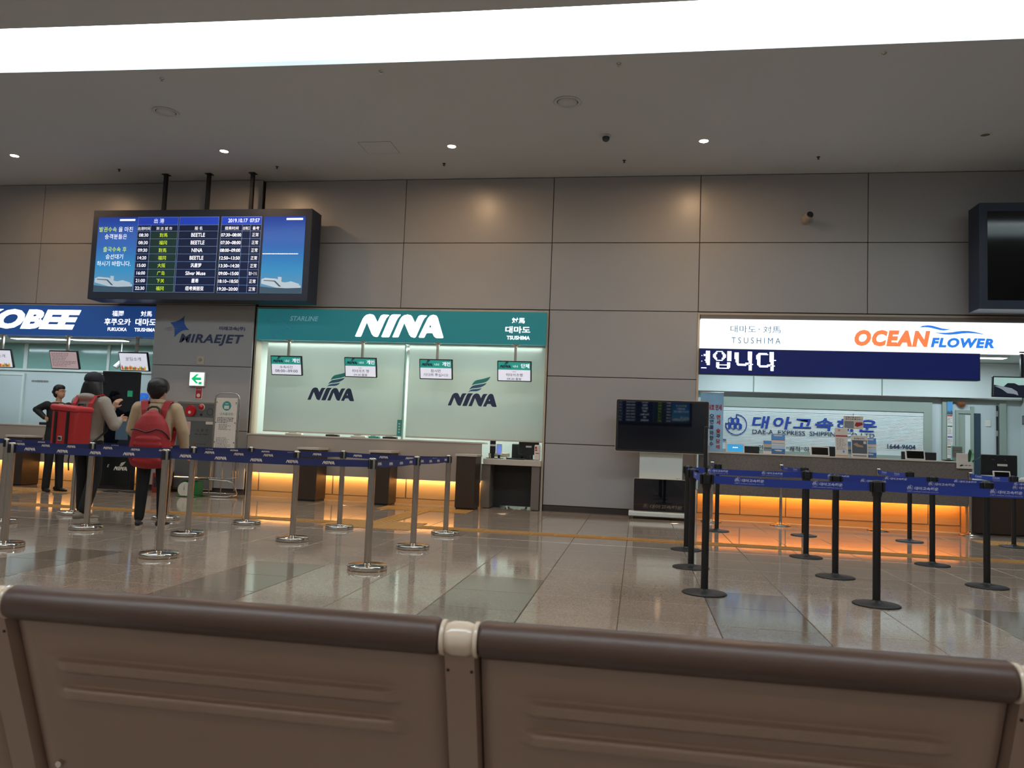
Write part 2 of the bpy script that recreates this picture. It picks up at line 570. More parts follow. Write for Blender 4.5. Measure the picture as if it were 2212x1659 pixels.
# offices behind the openings
def office(n, x0, x1, yb, zc, mw, label):
    m2 = MB()
    m2.box(x0 - .1, x1 + .1, yb, yb + .1, 0, zc)
    m2.box(x0 - .1, x0, D + .2, yb, 0, zc)
    m2.box(x1, x1 + .1, D + .2, yb, 0, zc)
    struct('wall_office_' + n, m2, mw, label='back wall of ' + label)
    m2 = MB().box(x0 - .1, x1 + .1, D + .2, yb + .1, zc, zc + .1)
    struct('ceiling_office_' + n, m2, M['white'], label='ceiling of ' + label)
office('left', -15.2, -9.03, 15.3, 2.9, M['office'], 'the office under the blue sign')
office('middle', -7.03, -1.60, 15.3, 2.9, M['office'], 'the office behind the blinds')
office('right', .96, 6.72, 15.3, 2.9, M['office'], 'the office under the white sign')
# jamb frames round the openings
def frame(n, x0, x1, z1, label, w_=.035):
    g = MB()
    for a, b_ in ((x0, x0 + w_), (x1 - w_, x1)):
        g.box(a, b_, D - .02, D + .2, 0, z1)
    g.box(x0 + w_, x1 - w_, D - .02, D + .2, z1 - w_, z1)
    struct('trim_' + n, g, M['cream'], label=label)
frame('1', -15.2, -9.03, 3.475, 'pale frame round the blue sign counter')
frame('2', -7.06, -1.60, 3.475, 'pale frame round the teal sign counter')
frame('3', .945, 6.75, 3.475, 'pale frame round the white sign counter')

# ceiling lamps of the offices (fluorescent panels)
def office_lamp(label, x, y, sx, sy, watts, col='#d8efff'):
    t = thing('office_ceiling_lamp', label, 'light', (x, y, 2.9), group='office ceiling lamps')
    MB().box(-sx / 2 - .03, sx / 2 + .03, -sy / 2 - .03, sy / 2 + .03, -.03, 0, .005, 1).build('housing', M['white'], t)
    MB().box(-sx / 2, sx / 2, -sy / 2, sy / 2, -.036, -.028).build('diffuser', G['tube'], t)
    area('lamp_light', (0, 0, -.05), sx, sy, watts, hx(col), parent=t)
for x, l in ((-13.6, 'long lit ceiling lamp in the left office near its door'), (-12.1, 'lit ceiling lamp in the left office cut by the frame edge'), (-10.75, 'lit ceiling lamp in the left office above the monitors')):
    office_lamp(l, x, 14.25, 1.2, .16, W_OFFICE)
for x, l in ((-6.0, 'office lamp behind the left blind'), (-4.3, 'office lamp behind the gap of the blinds'), (-2.6, 'office lamp behind the right blind')):
    office_lamp(l, x, 14.55, 1.2, .16, W_OFFICE * 2.8, '#f2fbf0')
for x, l in ((1.9, 'office lamp above the red lettered banner'), (3.7, 'office lamp above the granite counter middle'), (5.4, 'office lamp near the inner doorway')):
    office_lamp(l, x, 14.2, 1.2, .16, W_OFFICE * 1.5)

# ------------------------------------------------------------------ things set in the hall ceiling
def downlight(label, x, y, lit=True):
    t = thing('ceiling_downlight', label, 'light', (x, y, H), group='recessed downlights')
    MB().lathe([(.085, 0), (.088, -.006), (.066, -.010), (.062, .0)]).build('trim_ring', M['white'], t)
    MB().lathe([(.06, -.004), (.03, -.0035), (.002, -.003)]).build('lens', G['lamp'] if lit else G['lamp_off'], t)
    if lit:
        d = bpy.data.lights.new('lamp_light', 'SPOT')
        d.energy, d.color, d.spot_size, d.spot_blend, d.shadow_soft_size = W_DOWN * 10, hx('#ffd8ae'), R(95), .8, .06
        o = bpy.data.objects.new('lamp_light', d)
        C.objects.link(o)
        o.parent = t
        o.location = (0, 0, -.03)
for x, l in ((-11.04, 'lit ceiling downlight at the far left edge of the picture'), (-7.04, 'lit ceiling downlight above the departures board'), (-3.09, 'lit ceiling downlight above the teal sign'), (.87, 'lit ceiling downlight nearest the dome camera')):
    downlight(l, x, 12.05)
downlight('unlit ceiling downlight at the far right', 4.85, 12.05, False)
for i, x in enumerate((-7.0, -3.1, .9, 4.8)):
    downlight('warm downlight over the waiting seats, %s from the left' % ['first', 'second', 'third', 'fourth'][i], x, 4.6)
    downlight('warm downlight behind the waiting seats, %s from the left' % ['first', 'second', 'third', 'fourth'][i], x, -4.5)
def speaker(label, x, y):
    t = thing('ceiling_speaker', label, 'speaker', (x, y, H), group='round ceiling speakers')
    MB().lathe([(.19, 0), (.195, -.008), (.16, -.014), (.145, -.006), (.145, 0)], n=36).build('rim', M['ceil'], t)
    MB().lathe([(.135, 0), (.135, -.012), (.002, -.014)], n=36).build('grille', M['ceil'], t)
    MB().lathe([(.146, -.002), (.134, -.002)], n=36).build('groove', M['panel_gap'], t)
speaker('round flush ceiling speaker above the departures board', -7.10, 10.47)
speaker('round flush ceiling speaker near the middle of the ceiling', -1.09, 10.54)
t = thing('dome_camera', 'small dark dome camera hanging from the ceiling', 'camera', (-.607, 11.75, H))
MB().lathe([(.075, 0), (.075, -.02), (.06, -.03)]).build('mount', M['ceil'], t)
MB().lathe([(.055, -.028), (.058, -.055), (.045, -.085), (.02, -.1), (.002, -.103)]).build('dome', M['black_gloss'], t)
sp = [(-6.49, 9.43, 'left'), (-3.41, 9.45, 'second'), (-.36, 9.48, 'third'), (2.72, 9.47, 'right')]
for x, y, l in sp:
    t = thing('sprinkler', 'tiny ceiling sprinkler beside the glowing slot, %s of four' % l, 'sprinkler', (x, y, H), group='sprinklers by the light slot')
    MB().lathe([(.03, 0), (.03, -.006), (.01, -.008), (.008, -.03), (.02, -.034), (.02, -.038)], n=12).build('head', M['steel'], t)
for i, x in enumerate((-9.55, -6.46, -3.41, -.35, 2.71)):
    t = thing('sprinkler', 'tiny dark ceiling sprinkler near the wall, %s of five from the left' % ['first', 'second', 'third', 'fourth', 'fifth'][i], 'sprinkler', (x, 12.83, H), group='sprinklers by the wall')
    MB().lathe([(.03, 0), (.03, -.006), (.01, -.008), (.008, -.03), (.02, -.034), (.02, -.038)], n=12).build('head', M['black'], t)
t = thing('access_hatch', 'faint square access hatch in the ceiling', 'hatch', (-4.31, 12.05, H))
MB().box(-.27, .27, -.25, .25, -.003, 0).build('hatch_lid', M['ceil'], t)
g = MB()
for a in ((-.278, .278, -.258, -.252), (-.278, .278, .252, .258), (-.278, -.272, -.252, .252), (.272, .278, -.252, .252)):
    g.box(a[0], a[1], a[2], a[3], -.002, 0)
g.build('hatch_gap', M['grey_ink'], t)
t = thing('bullet_camera', 'white security camera with black lens high on the wall', 'camera', (2.67, D, 5.07))
MB().cyl((0, 0, -.03), (0, -.05, -.03), .05).build('wall_plate', M['cream'], t)
MB().tube([(0, -.04, -.03), (0, -.1, -.03), (0, -.12, 0)], .02).build('arm', M['cream'], t)
MB().cyl((-.01, -.08, -.01), (.03, -.25, .02), .062, .062, 24).build('body', M['cream'], t)
MB().cyl((.03, -.251, .02), (.033, -.262, .022), .055, .05, 24).build('lens', M['black_gloss'], t)
# ------------------------------------------------------------------ logo shapes
def dsk(c, k):
    return [(x, -(y - k * x)) for x, y in c]
_n1 = [(172, 582), (185, 590), (285, 592), (300, 580), (405, 290), (520, 540), (560, 585), (620, 602), (645, 598), (660, 580), (780, 270), (810, 205), (865, 145),
       (855, 137), (740, 130), (700, 145), (680, 170), (628, 292), (560, 160), (530, 130), (460, 115), (390, 130), (345, 165), (310, 220)]
_i = [(722, 597), (740, 605), (880, 607), (893, 590), (1020, 265), (1050, 205), (1105, 140), (1095, 132), (950, 128), (910, 140), (880, 175), (860, 225)]
_a = [(1497, 610), (1515, 622), (1605, 625), (1618, 612), (1650, 540), (1665, 528), (1770, 528), (1785, 545), (1810, 595), (1850, 628), (1900, 636), (1990, 635),
      (2003, 620), (1870, 210), (1840, 165), (1775, 145), (1710, 165), (1665, 220)]
NINA = pgeo([dsk(c, .0258) for c in (_n1, _i, [(x + 782, y + 20) for x, y in _n1], _a, [(1728, 340), (1700, 412), (1748, 412)])])
WING = [pgeo([dsk(c, .027)]) for c in (
    [(1050, 635), (1110, 540), (1160, 480), (1230, 440), (1300, 425), (1500, 385), (1640, 345), (1780, 300), (1740, 385), (1680, 455), (1600, 510), (1480, 545), (1300, 575), (1150, 600)],
    [(960, 800), (1030, 710), (1080, 665), (1150, 635), (1300, 610), (1480, 580), (1640, 545), (1590, 610), (1520, 660), (1400, 715), (1250, 740), (1080, 755)],
    [(920, 900), (980, 840), (1040, 805), (1120, 785), (1300, 770), (1455, 745), (1400, 805), (1330, 845), (1250, 865), (1100, 868), (1000, 872)])]
def wing(mb, k, x0, w, z0, y):
    """stripe k of the wing above a NINA word of width w whose base is z0"""
    b = WING[k][2]
    s = w / 1915
    ox, oz = x0 - 150 * s, z0 + (1415 - .027 * 150) * s
    mb.geo(WING[k], (ox + b[0] * s, ox + b[1] * s, oz + b[2] * s, oz + b[3] * s), y)
def nina(mb, x0, w, z0, y):
    mb.geo(NINA, (x0, x0 + w, z0, z0 + w * .262), y)
def _hex(cx, cy, w, h, half):
    k = .82
    p = [(0, h / 2), (w / 2, h / 4), (w / 2, -h / 4), (0, -h / 2), (-w / 2, -h / 4), (-w / 2, h / 4)]
    o = [(cx + a, cy + b) for a, b in p]
    i = [(cx - .02 * w, cy + h * .36), (cx - .02 * w, cy - h * .32), (cx - w / 2 * k, cy - h / 4 * k), (cx - w / 2 * k, cy + h / 4 * k)]
    return [o, i]
_ring = []
for a in range(90, -195, -8):
    _ring.append((995 + 262 * math.cos(R(a)), 615 - 262 * math.sin(R(a))))
_in = [(995 + 240 * math.cos(R(a)), 615 - 240 * math.sin(R(a))) for a in range(-190, 84, 8)]
EMB_PARTS = [[[(p[0], -p[1]) for p in _ring + _in + [(1012, 375), (1012, 450), (985, 450), (985, 353)]]]]
for cx, cy in ((868, 515), (1002, 515), (806, 655), (936, 655), (1066, 655)):
    EMB_PARTS.append([[(p[0], -p[1]) for p in c] for c in _hex(cx, cy, 142, 180, 1)])
EMB = [pgeo(c) for c in EMB_PARTS]
def emblem(mb, x0, s, z0, y):
    """hexagon emblem of size s"""
    k = s / 525
    for g in EMB:
        b = g[2]
        mb.geo(g, (x0 + (b[0] - 735) * k, x0 + (b[1] - 735) * k, z0 + (b[2] + 880) * k, z0 + (b[3] + 880) * k), y)
def bars(mb, x0, x1, z1, rows, dz, h, y, rnd, gap=.012):
    """rows of broken small print too fine to read"""
    for r in range(rows):
        x = x0
        e = x1 - rnd.random() * (x1 - x0) * .45
        while x < e:
            wd = min(rnd.uniform(.012, .045), e - x)
            mb.add([(x, y, z1 - r * dz - h), (x + wd, y, z1 - r * dz - h), (x + wd, y, z1 - r * dz), (x, y, z1 - r * dz)], [(0, 1, 2, 3)])
            x += wd + gap
def quad(mb, x0, x1, z0, z1, y):
    return mb.add([(x0, y, z0), (x1, y, z0), (x1, y, z1), (x0, y, z1)], [(0, 1, 2, 3)])

# ------------------------------------------------------------------ fascia signs
FY = 13.53
t = thing('fascia_sign', 'glowing blue fascia sign with white letters at the far left', 'sign', (-12.1, FY, 2.87))
MB().box(-3.05, 3.045, 0, .16, -.01, .58, .004, 1).build('light_box', G['blue'], t)
MB().box(-3.05, 3.045, .16, .2, -.02, .60).build('backing', M['steel'], t)
m2 = MB()
m2.geo(tgeo('KOBEE', .055, .3), (-.9, 1.46, .105, .495), -.004)
m2.build('letters', G['white'], t)
m2 = MB()
for s_, x0, x1, z0, z1, bo in (('福岡', -9.98, -9.74, 3.25, 3.36, .01), ('후쿠오카', -10.13, -9.58, 3.08, 3.21, .02), ('FUKUOKA', -10.05, -9.65, 2.968, 3.036, .02),
                              ('対馬', -9.38, -9.15, 3.256, 3.36, .01), ('대마도', -9.48, -9.05, 3.08, 3.215, .02), ('TSUSHIMA', -9.49, -9.06, 2.968, 3.036, .02)):
    MB().geo(tgeo(s_, bo), (x0 + 12.1, x1 + 12.1, z0 - 2.87, z1 - 2.87), -.004).build('destination_text', G['white_soft'], t)

t = thing('fascia_sign', 'glowing teal fascia sign with big white slanted letters', 'sign', (-4.32, FY, 2.86))
MB().box(-2.69, 2.69, 0, .16, 0, .575, .004, 1).build('light_box', G['teal'], t)
MB().box(-2.69, 2.69, .16, .2, -.01, .58).build('backing', M['steel'], t)
m2 = MB()
m2.geo(NINA, (-.78, .86, .085, .505), -.004)
m2.build('letters', G['white'], t)
m2 = MB()
for s_, x0, x1, z0, z1, bo in (('対馬', -2.24, -2.01, 3.233, 3.334, .012), ('대마도', -2.35, -1.91, 3.06, 3.18, .025), ('TSUSHIMA', -2.32, -1.91, 2.945, 3.012, .025)):
    MB().geo(tgeo(s_, bo), (x0 + 4.32, x1 + 4.32, z0 - 2.86, z1 - 2.86), -.004).build('destination_text', G['white_soft'], t)
G['starline'] = glow('sign_dull_text', '#6f9aa8', .55)
MB().geo(tgeo('STARLINE', .012, .22), (-2.05, -1.50, .355, .445), -.004).build('company_text', G['starline'], t)
def arc(p, q, sag, n=12):
    p, q = Vector(p), Vector(q)
    d = (q - p)
    nrm = Vector((-d.y, d.x)).normalized() * sag
    return [p + d * (i / n) + nrm * 4 * (i / n) * (1 - i / n) for i in range(n + 1)]
m2 = MB()
for p, q, sg in (((.253, .535), (.475, .21), -.06), ((.475, .21), (.10, .03), -.06), ((.10, .03), (-.02, .40), -.06), ((-.02, .40), (.253, .535), -.06)):
    pts = arc(p, q, sg if True else 0)
    m2.tube([(-2.49 + a.x, -.006, a.y) for a in pts], .0055, 6)
m2.build('star_outline', G['obl'], t)

t = thing('fascia_sign', 'bright white fascia sign with orange and blue letters', 'sign', (3.85, FY, 2.87))
MB().box(-2.86, 2.86, 0, .16, 0, .49, .004, 1).build('light_box', G['ocean'], t)
MB().box(-2.86, 2.86, .02, .2, .495, .565).build('top_rail', M['grey_desk'], t)
MB().geo(tgeo('OCEAN', .062, .2, 1.14), (-.40, .76, .075, .345), -.004).build('orange_letters', G['orange'], t)
MB().geo(tgeo('FLOWER', .055, .2, 1.14), (.765, 1.71, .075, .235), -.004).build('blue_letters', G['oblue'], t)
w1 = [(1010, 82), (1060, 55), (1140, 45), (1200, 52), (1280, 75), (1340, 92), (1400, 98), (1460, 95), (1410, 112), (1360, 122), (1310, 118), (1230, 98), (1160, 82), (1090, 76)]
w2 = [(1220, 150), (1300, 158), (1390, 157), (1470, 150), (1560, 132), (1640, 123), (1720, 125), (1800, 138), (1880, 158), (1945, 175), (1880, 170), (1800, 160), (1700, 158), (1620, 165), (1540, 178), (1450, 187), (1370, 185), (1290, 170)]
MB().geo(pgeo([[(x, -y) for x, y in w1]]), (.59, 1.07, .352, .435), -.004).build('wave_mark', G['oblue'], t)
MB().geo(pgeo([[(x, -y) for x, y in w2]]), (.81, 1.58, .285, .352), -.004).build('wave_mark', G['oblue'], t)
for s_, x0, x1, z0, z1 in (('대마도', -2.37, -1.955, .265, .385), ('·', -1.915, -1.895, .315, .335), ('対馬', -1.84, -1.56, .267, .383)):
    MB().geo(tgeo(s_), (x0, x1, z0, z1), -.004).build('destination_text', G['obl'], t)
MB().geo(tgeo('TSUSHIMA', 0., 0., 1.5), (-2.35, -1.56, .083, .185), -.004).build('destination_text', G['obl'], t)

t = thing('text_ticker', 'dark blue scrolling text display with white dot letters', 'display', (3.16, 13.5, 2.42))
MB().box(-2.185, 2.185, 0, .14, 0, .435, .006, 1).build('case', M['board'], t)
MB().box(-2.17, 2.17, -.004, .002, .012, .423).build('led_panel', G['led_face'], t)
GL = [["....####", "....####", "....####", "..######", "#.######", "....####", "....####", "....####", "...#####", "#...####", "....####", ".....###", ".....###", "........", "........", "#####...", "........"],
      ["...######....####", "..##....##...####", ".###....###..####", "###......###.####", "###......###.####", "###......###.####", ".###....###..####", "..##....##...####", "...######....####", ".................",
       "...###.......###.", "...###.......###.", "...#############.", "...###.......###.", "...###.......###.", "....###########..", "................."],
      ["............####", "####........####", "####........####", "####........####", "####........####", "####........####", "####........####", ".###........####", ".###.........###", ".###.........###",
       "..##......######", "..###########.###", "...########..###", ".............###", ".............###", ".............###", ".............###"],
      ["............####..", "..########..####..", ".##########.####..", "####........####..", "####........####..", "####........####..", "####........####..", ".###........######", ".###........####..", ".###.........###..",
       ".###.........###..", ".###......######..", "..###########.###.", "...########..###..", ".............###..", ".............###..", ".............###.."]]
m2 = MB()
x = -2.14
pz, px_ = .0187, .0178
for gi, rows in enumerate(GL):
    for r, row in enumerate(rows):
        for c, ch in enumerate(row):
            if ch == '#':
                a, b_ = x + c * px_, .385 - r * pz
                m2.add([(a + .0078 * math.cos(k * PI / 3), -.007, b_ + .0078 * math.sin(k * PI / 3)) for k in range(6)], [list(range(6))])
    x += (max(len(r) for r in rows) + 2.6) * px_
tag(m2.build('led_letters', G['led'], t), kind='stuff')

# ------------------------------------------------------------------ departures boards
def sky_mat():
    m = bpy.data.materials.new('screen_sky_picture')
    m.use_nodes = True
    nt = m.node_tree
    n = nt.nodes
    b = n['Principled BSDF']
    tc = n.new('ShaderNodeTexCoord')
    sx = n.new('ShaderNodeSeparateXYZ')
    r = n.new('ShaderNodeValToRGB')
    nt.links.new(tc.outputs['Generated'], sx.inputs[0])
    nt.links.new(sx.outputs['Z'], r.inputs[0])
    els = r.color_ramp.elements
    els[0].position, els[0].color = 0, hx('#7fb4d8') + (1,)
    els[1].position, els[1].color = 1, hx('#1d46b8') + (1,)
    e = els.new(.3)
    e.color = hx('#45aeea') + (1,)
    e = els.new(.62)
    e.color = hx('#2f76d6') + (1,)
    nt.links.new(r.outputs[0], b.inputs['Emission Color'])
    b.inputs['Emission Strength'].default_value = .62
    b.inputs['Base Color'].default_value = (.01, .01, .02, 1)
    b.inputs['Roughness'].default_value = .2
    return m
SKY = sky_mat()
G['bld'] = glow('screen_building', '#a9bccb', .6)
G['bld2'] = glow('screen_ground', '#3c5468', .5)
rows_ = [('08:30', '對馬', 'BEETLE', '07:30~08:00', '正常'), ('08:30', '福冈', 'BEETLE', '07:30~08:00', '正常'), ('09:30', '對馬', 'NINA', '08:00~09:00', '正常'),
         ('14:20', '福冈', 'BEETLE', '12:50~13:50', '正常'), ('15:00', '大阪', '汎星梦', '13:30~14:20', '正常'), ('16:00', '广岛', 'Silver Muse', '09:00~15:00', '第2ターミナル'),
         ('21:00', '下关', '星希', '18:10~18:50', '正常'), ('22:30', '福冈', '纽考美丽亚', '19:20~20:00', '正常')]
def board(label, loc, rz, lit, rods=True):
    t = thing('departures_board', label, 'display board', loc, rz, 'departures boards')
    # local: x -2.145..2.145, front face y=0, z 0..1.66
    MB().box(-2.145, 2.145, 0, .41, 0, 1.66, .006, 1).build('case', M['board'], t)
    if rods:
        for x in (-.865, 0, .865):
            MB().box(x - .03, x + .03, .17, .23, 1.66, H - loc[2] - .01).build('hanger_rod', M['black'], t)
            MB().box(x - .06, x + .06, .14, .26, H - loc[2] - .012, H - loc[2]).build('hanger_plate', M['black'], t)
    X = [(-2.03, -1.235), (-1.225, -.42), (-.40, .375), (.425, 1.20), (1.245, 2.03)]
    zb, zt = .135, 1.525
    hz, sz = zt - .15, zt - .265
    rh = (sz - zb) / 8
    for k, (a, b_) in enumerate(X):
        if not lit:
            MB().box(a, b_, -.004, .004, zb, zt).build('screen', G['s_off'], t)
            continue
        if k in (0, 4):
            sc = MB().box(a, b_, -.004, .004, zb, zt).build('screen', SKY, t)
            w_ = b_ - a
            m2 = MB()
            m2.prism([(a + .02, zb + .17), (a + .02, zb + .25), (a + .09, zb + .275), (a + .3, zb + .26), (a + .42, zb + .2), (a + .6, zb + .18), (b_ - .02, zb + .14), (b_ - .02, zb + .08), (a + .5, zb + .09), (a + .3, zb + .1)], -.0065, -.0045)
            m2.prism([(a + .33, zb + .225), (a + .33, zb + .295), (a + .40, zb + .29), (a + .40, zb + .215)], -.0065, -.0045)
            m2.prism([(a + .44, zb + .185), (a + .58, zb + .215), (b_ - .05, zb + .17), (b_ - .05, zb + .15)], -.0078, -.0066)
            m2.build('terminal_picture', G['bld'], sc)
            m2 = MB()
            m2.prism([(a + .003, zb + .002), (a + .003, zb + .12), (a + .2, zb + .1), (a + .5, zb + .09), (b_ - .003, zb + .1), (b_ - .003, zb + .002)], -.0068, -.0045)
            m2.prism([(a + .06, zb + .235), (a + .28, zb + .225), (a + .4, zb + .12), (a + .36, zb + .12), (a + .26, zb + .21), (a + .06, zb + .222)], -.0072, -.0066)
            m2.build('picture_shade', G['bld2'], sc)
            m2 = MB()
            m2.box(b_ - .36, b_ - .05, -.0062, -.0045, zt - .07, zt - .035)
            if k == 0:
                for s_, z, c in (('을 마친', 1.25, 1), ('승객분들은', 1.115, 2), ('승선대기', .74, 2), ('하시기 바랍니다.', .61, 2)):
                    MB().txt(s_, (a + b_) / 2 + (.17 if c == 1 else -.02), z, .095, -.006, kx=.95).build('notice_text', G['s_white'], sc)
                m2.build('caption_text', G['s_white'], sc)
                MB().txt('발권수속', (a + b_) / 2 - .19, 1.25, .095, -.006, kx=.95).build('notice_highlight', G['s_lime'], sc)
                MB().txt('출국수속 후', (a + b_) / 2 - .02, .875, .095, -.006, kx=.95).build('notice_highlight', G['s_lime'], sc)
            else:
                bars(m2, a + .01, b_ - .02, 1.02 - .17, 1, .1, .014, -.006, random.Random(3), .006)
                m2.build('caption_text', G['s_white'], sc)
            continue
        sc = MB().box(a, b_, -.004, .004, zb, zt).build('screen', G['s_row'], t)
        MB().box(a, b_, -.0055, -.004, hz, zt).build('header_bar', G['s_head'], sc)
        g = MB()
        w_ = b_ - a
        for zz in [zt - .004, hz, sz] + [sz - rh * i for i in range(1, 9)]:
            g.box(a, b_, -.0065, -.0045, zz - .002, zz + .002)
        cols = {1: [.33], 2: [], 3: [.53, .735]}[k]
        for q in [0.003, .997] + cols:
            g.box(a + w_ * q - .002, a + w_ * q + .002, -.0065, -.0045, zb, hz if q in cols else zt)
        g.build('grid_lines', G['s_line'], sc)
        gc = MB()
        class TX:
            def __init__(s, nm, g_):
                s.nm, s.g = nm, g_
            def txt(s, *a_, **k_):
                MB().txt(*a_, **k_).build(s.nm, s.g, sc)
        wt, lm = TX('white_text', G['s_white']), TX('lime_text', G['s_lime'])
        if k == 1:
            wt.txt('出 港', (a + b_) / 2 + .02, hz + .035, .085, -.007)
            wt.txt('出港时间', a + w_ * .165, sz + .02, .062, -.007, w=w_ * .30)
            wt.txt('到 达 城 市', a + w_ * .665, sz + .02, .062, -.007)
            gc.box(a + w_ * .335, b_ - .004, -.005, -.004, zb, sz)
        elif k == 2:
            wt.txt('船 名', (a + b_) / 2, sz + .02, .065, -.007)
        else:
            wt.txt('2019.10.17  07:57', a + w_ * .56, hz + .04, .07, -.007, w=w_ * .78, bold=.01)
            wt.txt('搭乘时间', a + w_ * .27, sz + .02, .062, -.007)
            wt.txt('出境口', a + w_ * .635, sz + .02, .06, -.007, w=w_ * .17)
            wt.txt('备考', a + w_ * .87, sz + .02, .062, -.007)
        for i, rw in enumerate(rows_):
            z = sz - rh * (i + 1) + .035
            if k == 1:
                wt.txt(rw[0], a + w_ * .165, z + .003, .062, -.007, bold=.012)
                lm.txt(rw[1], a + w_ * .66, z - .004, .075, -.007)
            elif k == 2:
                wt.txt(rw[2], (a + b_) / 2, z, .07 if rw[2].isascii() else .078, -.007, bold=.012, kx=.88)
            else:
                wt.txt(rw[3], a + w_ * .265, z + .002, .062, -.007, w=w_ * .5, bold=.012)
                wt.txt(rw[4], a + w_ * .865, z, .07, -.007, w=w_ * (.2 if len(rw[4]) > 2 else .16))
        if gc.v:
            gc.build('green_column', G['s_green'], sc)
    return t
board('lit blue departures board hanging from three rods at upper left', (-7.945, 12.95, 3.48), 0, True)
board('switched off departures board at the upper right edge', (7.265, 12.95, 3.48), 0, False)
board('lit departures board hanging far behind the seats', (.26, -10.4, 3.48), PI, True)

# ------------------------------------------------------------------ small hung monitors over the counters
def hung_monitor(label, x, y, kind, wd=.6, ht=.36, tilt=14, zc=2.38, top=2.86, frame_m='black', group='monitors hung over the counters'):
    t = thing('hanging_monitor', label, 'monitor', (x, y, zc), group=group)
    MB().lathe([(.07, top - zc), (.07, top - zc - .015), (.022, top - zc - .02)], (0, .07, 0), 16).build('ceiling_flange', M['steel'] if frame_m == 'black' else M['black'], t)
    MB().box(-.022, .022, .05, .09, -.02, top - zc - .01).build('pole', M['steel'] if frame_m == 'black' else M['black'], t)
    T = Matrix.Rotation(R(tilt), 4, 'X')
    MB(T).box(-wd / 2, wd / 2, 0, .045, -ht / 2, ht / 2, .006, 1).build('case', M['black'], t)
    MB(T).box(-.1, .1, .04, .075, -.09, .09, .01, 1).build('bracket', M['black'], t)
    a, b_, c, d = -wd / 2 + .018, wd / 2 - .018, -ht / 2 + .018, ht / 2 - .018
    if kind == 'list':
        sc = MB(T).box(a, b_, -.003, .001, c, d).build('screen', G['scr_pink'], t)
        m2 = MB(T)
        bars(m2, a + .03, b_ - .03, d - .03, 9, .03, .01, -.0045, random.Random(5))
        m2.build('small_print', M['grey_ink'], sc)
    elif kind == 'fare':
        sc = MB(T).box(a, b_, -.003, .001, c, d).build('screen', G['scr_white'], t)
        MB(T).txt('운임소개', 0, .02, .07, -.0045, kx=1.15).build('title_text', G['scr_ink'], sc)
        rnd = random.Random(2)
        for j, cc in enumerate(('#c8603a', '#d8a02a', '#4f8a54', '#c8503a', '#d9b030')):
            mm = glow('screen_tree', cc, .5)
            m2 = MB(T)
            for q in range(3):
                x0 = a + .02 + (j + q * 5) * (b_ - a - .06) / 15
                hh = rnd.uniform(.05, .105)
                m2.prism([(x0, c + .005), (x0 - .008, c + hh * .5), (x0 + .012, c + hh), (x0 + .032, c + hh * .5), (x0 + .025, c + .005)], -.005, -.0042)
            m2.build('tree_picture', mm, sc)
    elif kind == 'photo':
        sc = MB(T).box(a, b_, -.003, .001, c, d).build('screen', glow('screen_dusk', '#9fc3bd', .6), t)
        m2 = MB(T).prism([(a, c), (a, .03), (a + .14, -.0), (a + .2, .06), (a + .3, .06), (a + .36, .03), (b_, .05), (b_, c)], -.005, -.004)
        m2.build('dark_hills', glow('screen_hills', '#1c2333', .4), sc)
        m2 = MB(T).prism([(a + .01, .01), (a + .12, -.04), (a + .2, -.1), (a + .3, -.11), (a + .36, -.13), (a + .34, -.07), (a + .26, -.02), (a + .1, .012)], -.006, -.0052)
        m2.build('pale_rock', glow('screen_rock', '#8f9aa5', .45), sc)
    else:
        sc = MB(T).box(a, b_, -.003, .001, c, d).build('screen', G['scr_white'], t)
        zh = d - .135
        MB(T).box(a, b_, -.0042, -.003, zh, d).build('header_band', G['scr_teal'], sc)
        m2 = MB(T)
        nina(m2, a + .025, .2, zh + .03, -.0055)
        for q in range(3):
            wing(m2, q, a + .025, .2, zh + .03, -.0055)
        m2.build('logo', M['navy_ink'], sc)
        m2 = MB(T)
        m2.txt('니나', a + .305, zh + .04, .045, -.0055)
        m2.build('header_text', G['s_white'], sc)
        MB(T).txt(kind[0], b_ - .09, zh + .035, .075, -.0055, bold=.015, kx=1.05).build('header_text', G['s_white'], sc)
        zz = zh - .025
        for s_, hh, kx in kind[1]:
            zz -= hh
            MB(T).txt(s_, 0, zz, hh, -.0045, kx=kx, bold=.005).build('notice_text', G['scr_ink'], sc)
            zz -= .018
    return t
hung_monitor('hung monitor reading 08:00~09:00 under the teal sign, leftmost', -6.35, 13.45, ('개인', [('수속시간', .055, 1.15), ('08:00~09:00', .05, 1.25)]))
hung_monitor('second hung monitor from the left under the teal sign', -4.94, 13.45, ('개인', [('KJ622', .02, 1.3), ('히타카츠 행', .055, 1.1), ('09:30 출발', .045, 1.2)]))
hung_monitor('third hung monitor from the left under the teal sign', -3.55, 13.45, ('개인', [('잠시만', .055, 1.15), ('기다려 주십시오', .055, 1.15)]))
hung_monitor('rightmost hung monitor under the teal sign', -2.15, 13.45, ('단체', [('KJ622', .02, 1.3), ('히타카츠행', .055, 1.1), ('09:30 출발', .045, 1.2)]))
hung_monitor('hung monitor with coloured trees cut by the left edge', -12.28, 13.45, 'fare', tilt=18)
hung_monitor('hung monitor with a pinkish timetable under the blue sign', -10.86, 13.45, 'list', tilt=18)
hung_monitor('hung monitor with coloured trees beside the grey pillar', -9.40, 13.45, 'fare', tilt=18)
hung_monitor('wide hung monitor with a dusk mountain picture at far right', 5.98, 13.5, 'photo', .92, .33, 4, 2.335, 2.9, 'b')

